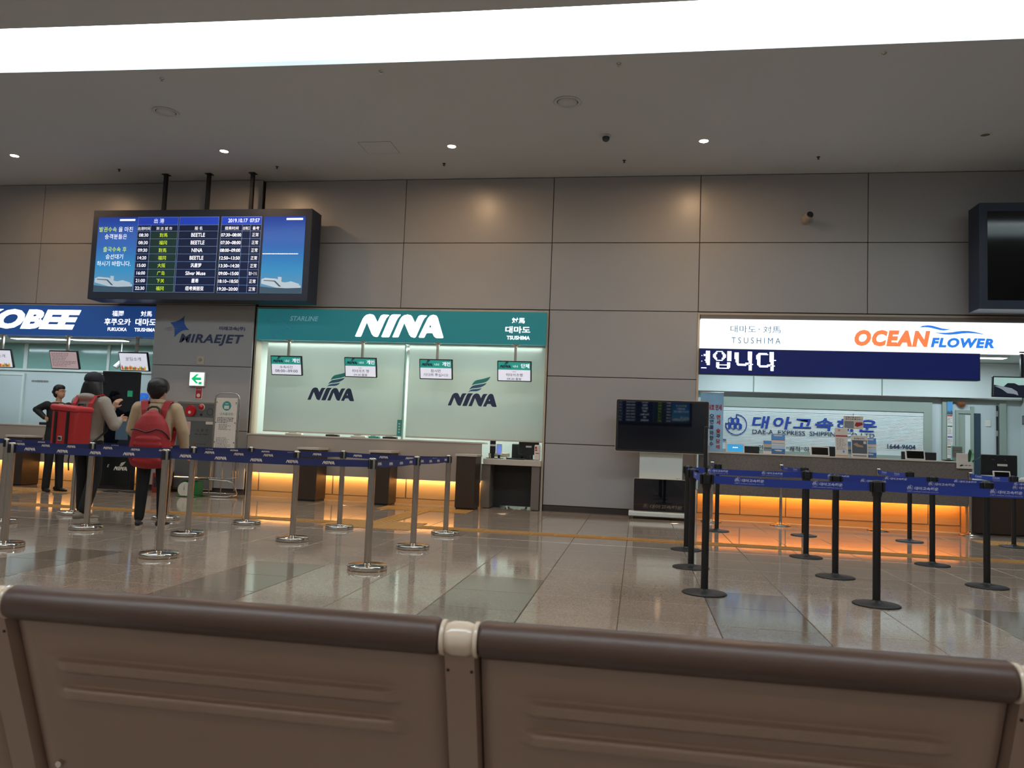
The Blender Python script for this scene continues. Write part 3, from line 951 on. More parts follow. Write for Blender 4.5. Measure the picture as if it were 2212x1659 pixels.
# ------------------------------------------------------------------ wall lettering on the pillar
PY = D - .10
t = thing('wall_lettering', 'dark blue slanted lettering with a blue star on the grey pillar', 'lettering', (-7.9, PY, 2.74))
st = [(430, 125), (410, 180), (410, 250), (430, 330), (480, 415), (550, 470), (450, 475), (370, 500), (300, 550), (240, 610), (205, 655), (200, 560), (195, 480), (180, 420), (140, 360), (80, 298), (150, 292), (230, 270), (300, 235), (370, 185)]
g2 = pgeo([[(x, -y) for x, y in st]])
MB().geo(g2, (-.84, -.44, .125, .545), -.004).build('star', mat('star_blue', '#24509a', .45), t)
m2 = MB()
for z, l in ((.31, .16), (.28, .2), (.25, .13)):
    m2.prism([(-.93, z), (-.93 + l + .12, z + .006), (-.93, z + .012)], -.008, -.0055)
m2.build('speed_streak', M['panel'], t)
m2 = MB()
m2.geo(tgeo('MIRAEJET', .032, .2, 1.08), (-.63, .66, -.02, .195), -.004)
m2.build('letters', M['navy_ink'], t)
MB().geo(tgeo('미래고속(주)', .03), (.16, .68, .262, .345), -.004).build('letters', M['navy_ink'], t)
t = thing('wall_socket', 'small pale wall plate with a round jack above the green arrow sign', 'socket', (-8.07, PY, 2.445))
MB().box(-.075, .075, -.012, 0, -.08, .08, .004, 1).build('plate', M['cream'], t)
MB().cyl((-.005, -.012, .005), (-.005, -.02, .005), .035, .03).build('jack', M['steel'], t)
t = thing('exit_sign', 'lit white exit sign with a green arrow pointing left', 'sign', (-8.09, PY, 2.09))
MB().box(-.155, .155, -.05, 0, -.135, .135, .006, 1).build('housing', M['white'], t)
MB().box(-.14, .14, -.056, -.049, -.12, .12).build('lit_panel', G['exit_w'], t)
m2 = MB().prism([(-.11, .005), (-.01, .09), (.04, .09), (-.025, .03), (.09, .03), (.09, -.02), (-.025, -.02), (.04, -.08), (-.01, -.08)], -.06, -.0565)
m2.prism([(.045, -.1), (.045, -.05), (.105, -.05), (.105, -.1)], -.06, -.0565)
m2.build('arrow', G['exit_g'], t)
t = thing('fire_notice', 'small red notice plate with white print below the exit sign', 'sign', (-8.06, PY, 1.835))
MB().box(-.07, .07, -.01, 0, -.11, .11, .002, 1).build('plate', M['paper'], t)
MB().box(-.06, .06, -.0115, -.0095, -.1, .1).build('red_panel', M['red_ink'], t)
m2 = MB()
m2.txt('소화전', 0, .045, .035, -.013, kx=1)
m2.add([(.035 * math.cos(k * PI / 8), -.013, -.045 + .035 * math.sin(k * PI / 8)) for k in range(16)], [list(range(16))])
m2.build('print', M['paper'], t)

# fire hydrant cabinet
t = thing('hydrant_cabinet', 'steel fire hydrant cabinet with red alarm bell and lamp', 'cabinet', (-8.04, PY, .0))
MB().box(-.40, .40, -.06, 0, .06, 1.665, .006, 1).build('frame', M['steel'], t)
cm = mat('cabinet_grey', '#6f716f', .35, .6, var=.05)
MB().box(-.365, .365, -.072, -.055, 1.385, 1.635, .004, 1).build('control_panel', cm, t)
dr = MB().box(-.365, .365, -.072, -.055, .08, 1.32, .004, 1).build('door', cm, t)
m2 = MB()
m2.txt('소  화  전', .14, 1.12, .055, -.0745)
bars(m2, .0, .3, 1.08, 1, .03, .012, -.0745, random.Random(8))
bars(m2, .05, .28, .9, 4, .06, .01, -.0745, random.Random(9))
m2.build('door_text', M['ink'], dr)
m2 = MB().prism([(-.03, .86), (.0, .92), (.03, .86)], -.076, -.072)
m2.build('warning_sticker', M['brass'], dr)
MB().cyl((0, -.07, .42), (0, -.1, .42), .03, .026).build('lock', M['brass'], dr)
m2 = MB().box(-.355, -.1, -.0745, -.0715, 1.06, 1.3)
m2.build('pink_notice', mat('pink_paper', '#c9a39c', .6), dr)
m2 = MB()
bars(m2, -.33, -.12, 1.28, 7, .03, .011, -.0765, random.Random(6))
m2.build('notice_print', M['red_ink'], dr)
MB().box(.2, .35, -.0745, -.0715, 1.26, 1.31).build('white_sticker', M['paper'], dr)
MB().cyl((-.11, -.072, 1.5), (-.11, -.11, 1.5), .105, .1, 28).build('alarm_bell', M['red_gloss'], t)
MB().cyl((-.115, -.11, 1.47), (-.115, -.115, 1.47), .028, .028).build('bell_button', M['paper'], t)
MB().cyl((.1, -.072, 1.57), (.1, -.085, 1.57), .062, .058, 24).build('lamp_collar', M['paper'], t)
MB().ball((.1, -.09, 1.57), (.05, .045, .05)).build('red_lamp', M['red_gloss'], t)
MB().cyl((.1, -.072, 1.43), (.1, -.082, 1.43), .02, .02).build('key_switch', M['black'], t)
MB().box(-.33, -.28, -.078, -.07, 1.42, 1.57).build('gauge_slot', M['paper'], t)
m2 = MB()
for k in range(12):
    a = k * PI / 6
    m2.cyl((.27 + .06 * math.cos(a), -.0725, 1.49 + .06 * math.sin(a)), (.27 + .06 * math.cos(a), -.0745, 1.49 + .06 * math.sin(a)), .009, .009, 8)
m2.build('sounder_holes', M['black'], t)
# ------------------------------------------------------------------ counters under the blue and teal signs
def counter(label, x0, x1, seams, pan_m, led_m):
    t = thing('service_counter', label, 'counter', (x0, 13.40, 0))
    L = x1 - x0
    MB().box(0, L, 0, .04, .435, 1.10, .004, 1).build('front_panel', M['laminate'], t)
    MB().box(0, L, -.01, .55, 1.10, 1.13, .004, 1).build('counter_top', M['ctop'], t)
    MB().box(0, L, .04, .3, .47, .48).build('underside', M['laminate'], t)
    MB().box(0, L, .17, .19, 0, .47).build('plinth_back', M['grey_desk'], t)
    xs_ = [0] + [s - x0 for s in seams] + [L]
    for a, b_ in zip(xs_, xs_[1:]):
        MB().box(a + .012, b_ - .012, .15, .17, .10, .465, .003, 1).build('plinth_panel', pan_m, t)
    MB().box(0, L, .155, .17, 0, .095).build('kickboard', pan_m, t)
    MB().box(.03, L - .03, .041, .049, .450, .462).build('led_strip', led_m, t)
    area('strip_light', (L / 2, .052, .455), L - .06, .014, W_AMBER * L, hx('#ffd8a0'), (R(62), 0, 0), t)
    return t
counter('pale counter with amber lit plinth under the blue sign', -15.0, -9.06, [-14, -12.6, -11.9, -10.83, -9.85], M['amber_panel'], G['amber_w'])
counter('pale counter with amber lit plinth under the teal sign', -6.99, -2.66, [-6.80, -5.38, -4.02, -2.9], M['amber_panel'], G['amber_w'])
def pedestal(label, x0, x1):
    t = thing('counter_pedestal', label, 'pedestal', ((x0 + x1) / 2, 13.17, 0), group='dark wooden pedestals')
    w_ = (x1 - x0) / 2
    MB().box(-w_ + .015, w_ - .015, -.2, .21, 0, .03).build('foot', M['black'], t)
    MB().box(-w_, w_, -.22, .215, .03, .885, .006, 1).build('body', M['wood_dark'], t)
    MB().box(-w_ - .02, w_ + .02, -.24, .218, .885, .925, .005, 1).build('top', M['ctop'], t)
pedestal('dark wooden pedestal at the far left counter', -11.50, -11.14)
pedestal('dark wooden pedestal behind the chrome stanchions, left of two under the blinds', -5.80, -5.44)
pedestal('dark wooden pedestal behind the chrome stanchions, right of two under the blinds', -4.50, -4.14)
pedestal('dark wooden pedestal beside the low open desk', -2.99, -2.66)
t = thing('low_desk', 'low open desk with dark knee space right of the last pedestal', 'desk', (-2.16, 13.5, 0))
MB().box(-.48, .53, -.02, .6, .755, .855, .004, 1).build('desk_top', M['ctop'], t)
MB().box(-.50, -.35, 0, .45, 0.01, .755, .004, 1).build('side_panel', M['grey_desk'], t)
MB().box(.37, .51, 0, .45, 0.01, .755, .004, 1).build('side_panel', M['grey_desk'], t)
MB().box(-.35, .37, .40, .42, 0.03, .755).build('modesty_panel', M['dark_desk'], t)

# roller blinds with logo
def blind(label, x0, x1, zb, lx, lw, lz):
    fm = bpy.data.materials.get('blind_fabric')
    if not fm:
        fm = mat('blind_fabric', '#c9cfcb', .9, var=.015, scale=200)
        nt = fm.node_tree
        tr = nt.nodes.new('ShaderNodeBsdfTranslucent')
        tr.inputs[0].default_value = hx('#cfd8d4') + (1,)
        mx = nt.nodes.new('ShaderNodeMixShader')
        mx.inputs[0].default_value = .45
        out = nt.nodes['Material Output']
        nt.links.new(nt.nodes['Principled BSDF'].outputs[0], mx.inputs[1])
        nt.links.new(tr.outputs[0], mx.inputs[2])
        nt.links.new(mx.outputs[0], out.inputs[0])
    t = thing('roller_blind', label, 'blind', ((x0 + x1) / 2, 13.76, zb), group='roller blinds')
    w_ = (x1 - x0) / 2
    MB().box(-w_, w_, 0, .004, .02, 2.88 - zb).build('fabric', fm, t)
    MB().cyl((-w_, .02, 2.86 - zb), (w_, .02, 2.86 - zb), .03).build('roller', M['white'], t)
    MB().box(-w_, w_, -.008, .012, 0, .028, .004, 1).build('bottom_bar', M['ctop'], t)
    m2 = MB()
    ox = lx - (x0 + x1) / 2
    nina(m2, ox, lw, lz - zb, -.003)
    m2.build('logo_letters', M['navy_ink'], t)
    m2 = MB()
    wing(m2, 0, ox, lw, lz - zb, -.003)
    m2.build('logo_wing_top', M['teal_ink'], t)
    m2 = MB()
    wing(m2, 1, ox, lw, lz - zb, -.003)
    wing(m2, 2, ox, lw, lz - zb, -.003)
    m2.build('logo_wing', mat('wing_blue', '#39688a', .5), t)
blind('white roller blind with a dark winged logo, the left one', -6.88, -4.20, 1.175, -6.04, .90, 1.785)
blind('white roller blind with a dark winged logo, the right one', -4.14, -1.64, 1.165, -3.38, .89, 1.765)
t = thing('glass_fin', 'narrow green tinted glass fin between the two blinds', 'glass panel', (-4.175, 13.62, 1.13))
MB().box(-.006, .006, 0, .1, 0, 1.72).build('pane', M['glass_green'], t)
t = thing('teal_tag', 'small teal sticker tag at the lower end of the glass fin', 'tag', (-4.215, 13.605, 1.19))
MB().box(-.04, .04, 0, .006, 0, .285, .002, 1).build('tag_plate', M['teal_ink'], t)
m2 = MB()
for k in range(4):
    m2.box(-.012, .012, -.001, .001, .05 + .05 * k, .075 + .05 * k)
m2.build('tag_print', M['paper'], t)
# added strip, stands in for light leaking from the sign box onto the blinds
t = thing('added_leak_lamp', 'added slim strip lamp for the light leaking from under the teal sign', 'light', (-4.32, 13.715, 2.845))
MB().box(-2.6, 2.6, -.02, .02, 0, .015).build('housing', M['white'], t)
area('lamp_light', (0, 0, -.004), 5.2, .03, 9, hx('#effff6'), parent=t)

def wedge_monitor(label, x, y, z, w_, h_, face_back=True, base=True, name='desktop_monitor', tilt=0.):
    t = thing(name, label, 'monitor', (x, y, z))
    T = Matrix.Rotation(R(tilt), 4, 'X')
    MB(T).box(-w_ / 2, w_ / 2, -.015, .02, .09 if base else 0, .09 + h_ if base else h_, .006, 1).build('case', M['black'], t)
    if base:
        MB().box(-.03, .03, 0, .03, .01, .12).build('neck', M['black'], t)
        MB().box(-.11, .11, -.06, .1, 0, .012, .004, 1).build('foot', M['black'], t)
    MB(T).box(-.05, .05, -.022, -.014, .14 + h_ * .3, .17 + h_ * .3).build('back_label', M['paper'], t)
    return t
DZ = .855
wedge_monitor('narrow black monitor edge on the low desk, left', -2.54, 13.82, DZ, .10, .26)
wedge_monitor('black monitor back on the low desk, right', -1.90, 13.86, DZ, .36, .26)
t = thing('card_terminal', 'upright terminal with lit blue screen on the low desk', 'terminal', (-2.44, 13.9, DZ))
MB().box(-.05, .05, 0, .03, .06, .27, .008, 1).build('case', M['white'], t)
MB().box(-.035, .035, -.004, .002, .09, .24).build('screen', glow('blue_screen', '#6f86e0', .6), t)
MB().box(-.02, .02, .005, .025, 0, .08).build('stem', M['black'], t)
MB().box(-.08, .08, -.05, .1, 0, .012, .004, 1).build('foot', M['black'], t)
t = thing('keyboard', 'black keyboard lying on the low desk', 'keyboard', (-2.1, 13.66, DZ))
MB().box(-.16, .16, -.05, .06, 0, .02, .005, 1).build('body', M['black'], t)
m2 = MB()
for i in range(10):
    for j in range(4):
        m2.box(-.15 + i * .03, -.125 + i * .03, -.042 + j * .024, -.022 + j * .024, .02, .026)
m2.build('keys', M['black_matte'], t)
t = thing('office_chair', 'black office chair back behind the low desk', 'chair', (-2.1, 14.35, 0))
MB().box(-.2, .2, .1, .14, .8, 1.13, .03, 3).build('backrest', M['black_matte'], t)
MB().box(-.22, .22, -.28, .14, .46, .53, .03, 3).build('seat', M['black_matte'], t)
MB().cyl((0, 0, .12), (0, 0, .46), .03).build('post', M['chrome'], t)
MB().box(-.02, .02, .1, .16, .45, .9).build('back_support', M['black'], t)
for k in range(5):
    a = k * 2 * PI / 5
    MB().tube([(0, 0, .12), (.28 * math.cos(a), .28 * math.sin(a), .07), (.28 * math.cos(a), .28 * math.sin(a), .03)], .02).build('leg', M['black'], t)
t = thing('brochure_bag', 'clear bag of red and white leaflets at the end of the low desk', 'bag', (-1.71, 13.56, DZ))
MB().box(-.055, .05, 0, .05, 0, .27, .02, 2).build('sleeve', M['paper'], t)
m2 = MB()
for a, b_, c, d in ((-.04, -.01, .2, .24), (-.04, -.005, .165, .19), (-.03, .03, .12, .132)):
    m2.box(a, b_, -.002, .001, c, d)
m2.build('red_print', M['red_ink'], t)
t = thing('document_tray', 'pale document trays behind the low desk', 'tray', (-2.55, 14.1, DZ - .1))
MB().box(-.1, .25, -.1, .15, 0, .1, .01, 1).build('tray', M['cream'], t)
MB().box(-.1, .25, -.1, .15, .13, .2, .01, 1).build('tray', M['cream'], t)
m3 = MB().box(-.09, -.07, -.08, -.06, .1, .13)
m3.box(.22, .24, -.08, -.06, .1, .13)
m3.build('spacer', M['steel'], t)
t = thing('side_cabinet', 'low pale cabinet behind the low desk', 'cabinet', (-2.2, 14.25, 0))
MB().box(-.6, -.2, -.22, .4, 0, .755, .006, 1).build('body', M['office'], t)
MB().box(-.58, -.22, -.235, -.22, .05, .7, .004, 1).build('door', M['white'], t)
# things showing under the left blind
rnd = random.Random(21)
stf = [('paper_stack', 'stack of white paper on the counter under the left blind', 'paper', -6.3, .16, 'paper'), ('stapler', 'black stapler on the counter under the left blind', 'stapler', -5.55, .12, 'black'),
       ('pen_tray', 'white pen tray on the counter under the left blind', 'tray', -5.05, .14, 'white'), ('ticket_box', 'teal ticket box on the counter under the left blind', 'box', -4.75, .1, 'teal_ink'), ('card_reader', 'black card reader on the counter beside the glass fin', 'card reader', -4.45, .13, 'black')]
for nm, lb, ct, x, w_, mk in stf:
    t = thing(nm, lb, ct, (x, 13.84, 1.13))
    MB().box(-w_, w_, -.04, .06, 0, .035, .006, 1).build('body', M[mk], t)
    MB().box(-w_ * .6, w_ * .4, -.03, .04, .035, .05, .004, 1).build('lid', M['white' if mk != 'white' else 'steel'], t)

# ------------------------------------------------------------------ left office interior
BW = 15.3
t = thing('transom_glazing', 'greenish glass transom band above the white office partition', 'glass panel', (-12.0, BW, 2.33))
for a, b_ in ((-3.2, -1.31), (-1.22, .70), (.76, 2.9)):
    MB().box(a, b_, -.02, 0, .015, .55).build('pane', M['glass_green'], t)
for a, b_ in ((-1.31, -1.22), (.70, .76)):
    MB().box(a, b_, -.04, 0, 0, .57).build('mullion', M['white'], t)
MB().box(-3.2, 2.9, -.045, 0, -.03, .012).build('rail', M['white'], t)
t = thing('office_door', 'pale office door at the left edge behind the counter', 'door', (-13.75, BW, 0))
MB().box(-.45, .45, -.035, -.002, 0, 2.19, .004, 1).build('leaf', M['office'], t)
for a, b_ in ((-.5, -.45), (.45, .5)):
    MB().box(a, b_, -.05, -.002, 0, 2.24).build('jamb', M['white'], t)
MB().box(-.45, .45, -.05, -.002, 2.19, 2.24).build('head', M['white'], t)
MB().cyl((.36, -.04, 1.02), (.36, -.09, 1.02), .025).build('knob', M['steel'], t)
t = thing('partition_lettering', 'small grey lettering on the white office partition', 'lettering', (-12.87, BW, 2.045))
m2 = MB()
bars(m2, -.23, .23, .05, 1, .06, .045, -.004, random.Random(4), .008)
m2.build('letters', M['grey_ink'], t)
t = thing('wall_logo', 'blue slanted letters on the office back wall beside the pillar', 'lettering', (-10.28, BW, 1.665))
MB().geo(tgeo('KOBEE', .04, .25), (-.87, .45, 0, .225), -.012).build('letters', glow('logo_blue', '#2f6fd0', .3), t)
t = thing('track_spotlight', 'small white spotlight hanging from the office ceiling', 'light', (-10.42, 14.5, 2.9))
MB().lathe([(.05, 0), (.05, -.02), (.01, -.025)], n=16).build('ceiling_rose', M['white'], t)
MB().cyl((0, 0, -.02), (0, 0, -.42), .01, .01, 8).build('stem', M['white'], t)
MB().cyl((.02, 0, -.42), (-.05, -.09, -.56), .045, .055).build('head', M['white'], t)
t = thing('receipt_printer', 'flat black printer on the far left counter with an antenna', 'printer', (-10.9, 13.7, 1.13))
MB().box(-.5, .35, -.12, .12, 0, .055, .008, 1).build('body', M['black'], t)
MB().cyl((-.3, .05, .05), (-.3, .05, .16), .006, .005, 8).build('antenna', M['black'], t)

# ------------------------------------------------------------------ granite counter under the white sign
t = thing('service_counter', 'long brown granite counter with orange lit wooden plinth', 'counter', (1.0, 13.45, 0))
L = 4.2
MB().box(0, L, 0, .05, .43, 1.105, .004, 1).build('granite_front', M['stone'], t)
MB().box(L - .05, L, .05, .6, .43, 1.105, .004, 1).build('granite_end', M['stone'], t)
MB().box(0, L, -.015, .5, 1.105, 1.13, .004, 1).build('counter_top', M['ctop'], t)
MB().box(0, L, .05, .4, .475, .485).build('underside', M['amber_wood'], t)
sx = [.0, .70, 1.43, 2.16, 2.89, 3.62, L - .10]
for a, b_ in zip(sx, sx[1:]):
    MB().box(a + .007, b_ - .007, .20, .22, .11, .47, .003, 1).build('plinth_panel', M['amber_wood'], t)
MB().box(0, L - .1, .22, .25, 0, .475).build('plinth_back', M['grey_desk'], t)
MB().box(0, L - .1, .21, .22, 0, .105).build('kickboard', M['amber_wood'], t)
MB().box(L - .09, L, .02, .25, 0, .425, .004, 1).build('end_panel', M['amber_wood'], t)
MB().box(.03, L - .12, .051, .059, .455, .467).build('led_strip', G['amber'], t)
area('strip_light', (L / 2 - .05, .062, .46), L - .15, .014, W_AMBER_R * L, hx('#ffba62'), (R(62), 0, 0), t)
MB().box(.0, L - .1, .02, .21, 0, .004).build('floor_threshold', M['cream'], t)
t = thing('low_desk', 'dark brown low desk at the far right end of the granite counter', 'desk', (5.82, 13.5, 0))
MB().box(-.61, .86, 0, .03, 0.02, .80, .004, 1).build('front_panel', M['wood_dark'], t)
MB().box(-.61, .87, -.03, .7, .80, .84, .004, 1).build('desk_top', M['grey_desk'], t)
MB().box(-.58, .84, .03, .6, 0, .06).build('plinth', M['black'], t)
CZ = 1.13
KX = 1.0625
def tablet(label, x, lit=False, z=CZ, y=13.52, w_=.28, h_=.15):
    x, w_, h_ = x * KX, w_ * KX, h_ * KX
    t = thing('customer_display', label, 'display', (x, y, z), group='small customer displays')
    T = Matrix.Rotation(R(-12), 4, 'X')
    MB(T).box(-w_ / 2, w_ / 2, 0, .02, 0, h_, .006, 1).build('case', M['paper'], t)
    sc = MB(T).box(-w_ / 2 + .022, w_ / 2 - .022, -.003, .001, .02, h_ - .02).build('screen', G['scr_blue'] if lit else G['s_off'], t)
    if lit:
        m2 = MB(T)
        for k in (-.03, 0, .03):
            m2.box(k - .01, k + .01, -.005, -.003, h_ * .48, h_ * .58)
        m2.build('screen_dots', G['s_white'], sc)
    MB().box(-.05, .05, .02, .06, 0, .05, .006, 1).build('stand', M['black'], t)
def back_monitor(label, x, y=13.72, w_=.36, h_=.11, z=CZ):
    x, w_, h_ = x * KX, w_ * KX, h_ * KX
    t = thing('counter_monitor', label, 'monitor', (x, y, z), group='monitor backs on the granite counter')
    MB().box(-w_ / 2, w_ / 2, 0, .035, 0.0, h_, .008, 2).build('case', M['black'], t)
    MB().box(-w_ / 2 + .08, w_ / 2 - .02, -.012, 0, .0, .025, .006, 1).build('cable_cover', M['black_matte'], t)
tablet('lit blue customer display at the left of the granite counter', 1.50, True)
back_monitor('black monitor back right of the lit blue display', 1.76, w_=.26)
tablet('dark customer display in the middle of the granite counter', 2.76)
back_monitor('black monitor back right of the middle customer display', 3.0, w_=.25, h_=.15)
tablet('dark customer display at the right of the granite counter', 4.13)
back_monitor('black monitor back behind the right customer display', 4.24, w_=.5, h_=.12)
def stand_card(label, x, w_, h_, kind, y=13.55):
    x, w_, h_ = x * KX, w_ * KX, h_ * KX
    t = thing('brochure_stand', label, 'brochure', (x, y, CZ), group='brochures on the granite counter')
    T = Matrix.Rotation(R(-8), 4, 'X')
    a, b_ = -w_ / 2, w_ / 2
    MB(T).box(a, b_, 0, .012, 0, h_, .002, 1).build('card', M['paper'], t)
    MB().box(a + .01, b_ - .01, .012, .09, 0, .012, .003, 1).build('foot', M['glass_green'], t)
    def blk(nm, x0, x1, z0, z1, col, dy=-.0015):
        MB(T).box(a + x0 * w_, a + x1 * w_, dy, .001, z0 * h_, z1 * h_).build(nm, col, t)
    sea, sky_, red = mat('print_sea', '#2f6ca8', .5), mat('print_sky', '#4f8fd0', .5), M['red_ink']
    if kind == 'ferry':
        blk('sky_print', .02, .98, .70, .99, sky_)
        blk('title_print', .2, .8, .88, .94, M['paper'], -.003)
        blk('red_line', .02, .98, .68, .70, red)
        blk('rule_print', .06, .94, .52, .535, M['blue_ink'])
        blk('haze_print', .02, .98, .26, .45, mat('print_haze', '#a9c0d6', .5))
        blk('sea_print', .02, .98, .07, .26, sea)
        MB(T).prism([(a + .2 * w_, .2 * h_), (a + .35 * w_, .15 * h_), (a + .7 * w_, .14 * h_), (a + .8 * w_, .19 * h_), (a + .5 * w_, .22 * h_)], -.004, -.0016).build('ship_print', M['paper'], t)
        blk('dark_band', .02, .98, .02, .06, M['navy_ink'])
    elif kind == 'postcard':
        blk('sky_print', .04, .96, .72, .98, sky_)
        blk('beach_print', .04, .96, .5, .72, mat('print_sand', '#b5a88c', .5))
        blk('boat_print', .2, .95, .4, .44, M['ink'], -.003)
        blk('sea_print', .04, .96, .22, .5, mat('print_sea2', '#6f87a0', .5))
    elif kind == 'rules':
        blk('logo_print', .25, .4, .88, .94, mat('print_orange', '#c8663a', .5))
        blk('red_line', .02, .98, .69, .74, red)
        m2 = MB(T)
        bars(m2, a + .02, b_ - .02, h_ * .62, 9, h_ * .045, h_ * .014, -.002, random.Random(12))
        m2.build('small_print', M['grey_ink'], t)
        blk('phone_picture', .58, .72, .14, .22, sky_)
        blk('orange_line', .02, .98, .03, .06, mat('print_orange2', '#c88a3a', .5))
    elif kind == 'events':
        MB(T).txt('EVENTS', 0, h_ * .82, h_ * .065, -.002, bold=.02, w=w_ * .62).build('title_print', M['ink'], t)
        blk('photo_print', .05, .95, .18, .78, mat('print_dark', '#4d5560', .5))
        MB(T).prism([(a + .1 * w_, .6 * h_), (a + .35 * w_, .48 * h_), (a + .72 * w_, .46 * h_), (a + .7 * w_, .54 * h_), (a + .45 * w_, .58 * h_), (a + .35 * w_, .66 * h_)], -.004, -.0016).build('ship_print', mat('print_bronze', '#a8876a', .5), t)
        blk('ticket_print', .74, .9, .62, .74, M['paper'], -.003)
        blk('caption_print', .08, .92, .05, .1, M['grey_ink'])
    return t
stand_card('small postcard left of the blue ferry brochure', 1.99, .13, .21, 'postcard')
stand_card('blue ferry brochure, the left one on the granite counter', 2.15, .21, .32, 'ferry')
stand_card('tall white price card with a red line on the granite counter', 3.085, .185, .45, 'rules')
stand_card('grey EVENTS brochure on the granite counter', 3.345, .24, .34, 'events')
stand_card('blue ferry brochure half hidden behind the EVENTS brochure', 3.51, .2, .31, 'ferry', 13.63)
stand_card('pale blue leaflet between the price card and the EVENTS brochure', 3.215, .09, .24, 'postcard', 13.65)
t = thing('pole_notice', 'white notice with a red trolley picture on a thin stand', 'notice', (3.29 * KX, 13.74, CZ))
MB().cyl((0, 0, 0), (0, 0, .72), .005, .005, 8).build('stem', M['steel'], t)
MB().lathe([(.06, 0), (.06, .01), (.01, .015)], n=16).build('foot', M['black'], t)
MB().cyl((0, 0, .3), (0, 0, .325), .012).build('clamp', M['black'], t)
MB().box(-.155, .155, -.012, -.006, .46, .68, .002, 1).build('sheet', M['paper'], t)
MB().box(-.14, .005, -.0135, -.011, .475, .59).build('photo_print', mat('print_grey', '#7d8285', .5), t)
m2 = MB().prism([(.02, .52), (.04, .575), (.14, .575), (.145, .535), (.06, .5)], -.0145, -.0118)
m2.build('trolley_print', M['red_ink'], t)
m2 = MB()
bars(m2, -.12, .13, .66, 2, .03, .012, -.0135, random.Random(7))
m2.build('small_print', M['ink'], t)
t = thing('banner', 'blue sky banner with red Korean letters beside the rolling screen', 'banner', (1.225, 13.75, CZ))
bm_ = mat('banner_sky', '#8fbbdc', .6, var=.4, scale=2.6, stretch=(1, 1, 2), detail=4)
MB().box(-.19, .19, 0, .004, 0, 1.0).build('cloth', bm_, t)
MB().cyl((-.19, .002, 1.0), (.19, .002, 1.0), .008).build('rail', M['steel'], t)
MB().geo(tgeo('플라워호 면세', .03), (-.175, .16, .70, .80), -.003).build('red_letters', M['red_ink'], t)
for s_, z in (('면', .55), ('세', .46), ('술', .32), ('담', .14), ('배', .045)):
    MB().txt(s_, .11, z, .075, -.003, bold=.03).build('red_letters', M['red_ink'], t)
MB().txt('과', .11, .235, .075, -.003, bold=.03).build('navy_letters', M['navy_ink'], t)
for s_, z in (('오', .56), ('면', .47), ('을', .38), ('와', .28), ('향', .19), ('수', .09)):
    MB().txt(s_, -.0, z, .075, -.003, bold=.03).build('navy_letters', M['navy_ink'], t)
# brochure holder over the counter end
t = thing('leaflet_holder', 'pale leaflet holder hanging over the right end of the granite counter', 'holder', (5.08, 13.45, 1.04))
MB().box(-.12, .12, -.03, -.018, -.02, .09, .003, 1).build('front_plate', M['paper'], t)
MB().box(-.11, .06, .0, .012, .09, .22, .003, 1).build('back_leaflet', M['paper'], t)
MB().prism([(-.08, .02), (-.05, .045), (-.01, .035), (-.06, .012)], -.033, -.03).build('bird_print', M['ink'], t)
m2 = MB()
bars(m2, 0, .11, .04, 1, .02, .012, -.0315, random.Random(1))
m2.build('small_print', M['grey_ink'], t)
t = thing('pen_dish', 'flat black dish on the granite counter', 'dish', (4.9, 13.6, CZ))
MB().lathe([(.04, 0), (.085, .012), (.09, .02), (.06, .012), (.01, .008)], n=20).build('dish', M['black'], t)
t = thing('magazine_rack', 'grey leaflet rack standing at the back of the granite counter', 'rack', (5.1, 13.78, CZ))
MB().box(-.08, .08, 0, .04, 0, .25, .004, 1).build('back', M['glass_green'], t)
MB().box(-.075, .075, -.012, 0, .17, .23).build('leaflet', M['grey_ink'], t)
MB().box(-.075, .075, -.02, -.008, .07, .15).build('leaflet', M['grey_desk'], t)
t = thing('desktop_monitor', 'large black monitor back on the dark low desk', 'monitor', (5.72, 13.78, .84))
MB().box(-.27, .27, -.02, .03, .09, .42, .01, 2).build('case', M['black'], t)
MB().box(-.03, .03, 0, .04, .01, .2).build('neck', M['black'], t)
MB().box(-.13, .13, -.08, .12, 0, .012, .004, 1).build('foot', M['black'], t)
MB().box(-.03, .12, -.026, -.018, .24, .275, .002, 1).build('back_label', M['paper'], t)
m2 = MB()
m2.box(-.11, -.07, -.0215, -.0195, .34, .345)
m2.box(.08, .1, -.0215, -.0195, .335, .345)
m2.build('port_mark', M['grey_ink'], t)
tablet('dark customer display in front of the large monitor', 5.35, z=.84, y=13.56, w_=.24, h_=.16)
t = thing('desk_gadget', 'white round gadget and cable beside the large monitor', 'gadget', (6.12, 13.8, .84))
MB().lathe([(.09, 0), (.1, .03), (.06, .07), (.01, .08)], n=20).build('body', M['paper'], t)
MB().tube([(-.05, -.12, .01), (.02, -.16, .012), (.09, -.12, .012), (.06, -.05, .02)], .01, 8).build('cable', M['black'], t)

# interior of the right office
OB = 15.3
t = thing('bulkhead', 'row of pale lit panels under the ticker display', 'bulkhead', (3.84, 15.16, 2.255))
for a, b_ in ((-2.84, -1.755), (-1.735, .50), (.52, 2.84)):
    MB().box(a, b_, 0, .02, .01, .64, .003, 1).build('bulkhead_panel', M['white'], t)
MB().box(-2.84, 2.84, .02, .13, 0, .64).build('bulkhead_core', M['office_g'], t)
MB().box(-2.84, 2.84, -.012, .02, -.012, .008, .003, 1).build('edge_trim', M['chrome'], t)
t = thing('wall_shutter', 'louvred white shutter panel in a sage frame behind the counter', 'shutter', (3.35, OB, 1.05))
m2 = MB()
m2.box(-1.95, 1.88, -.05, 0, .94, 1.12)
m2.box(1.74, 1.88, -.05, 0, 0, .94)
m2.box(-1.95, 1.74, -.05, 0, 0, .14)
m2.build('frame', M['office_g'], t)
MB().box(-1.95, 1.74, -.012, 0, .14, .94).build('backing', M['grey_ink'], t)
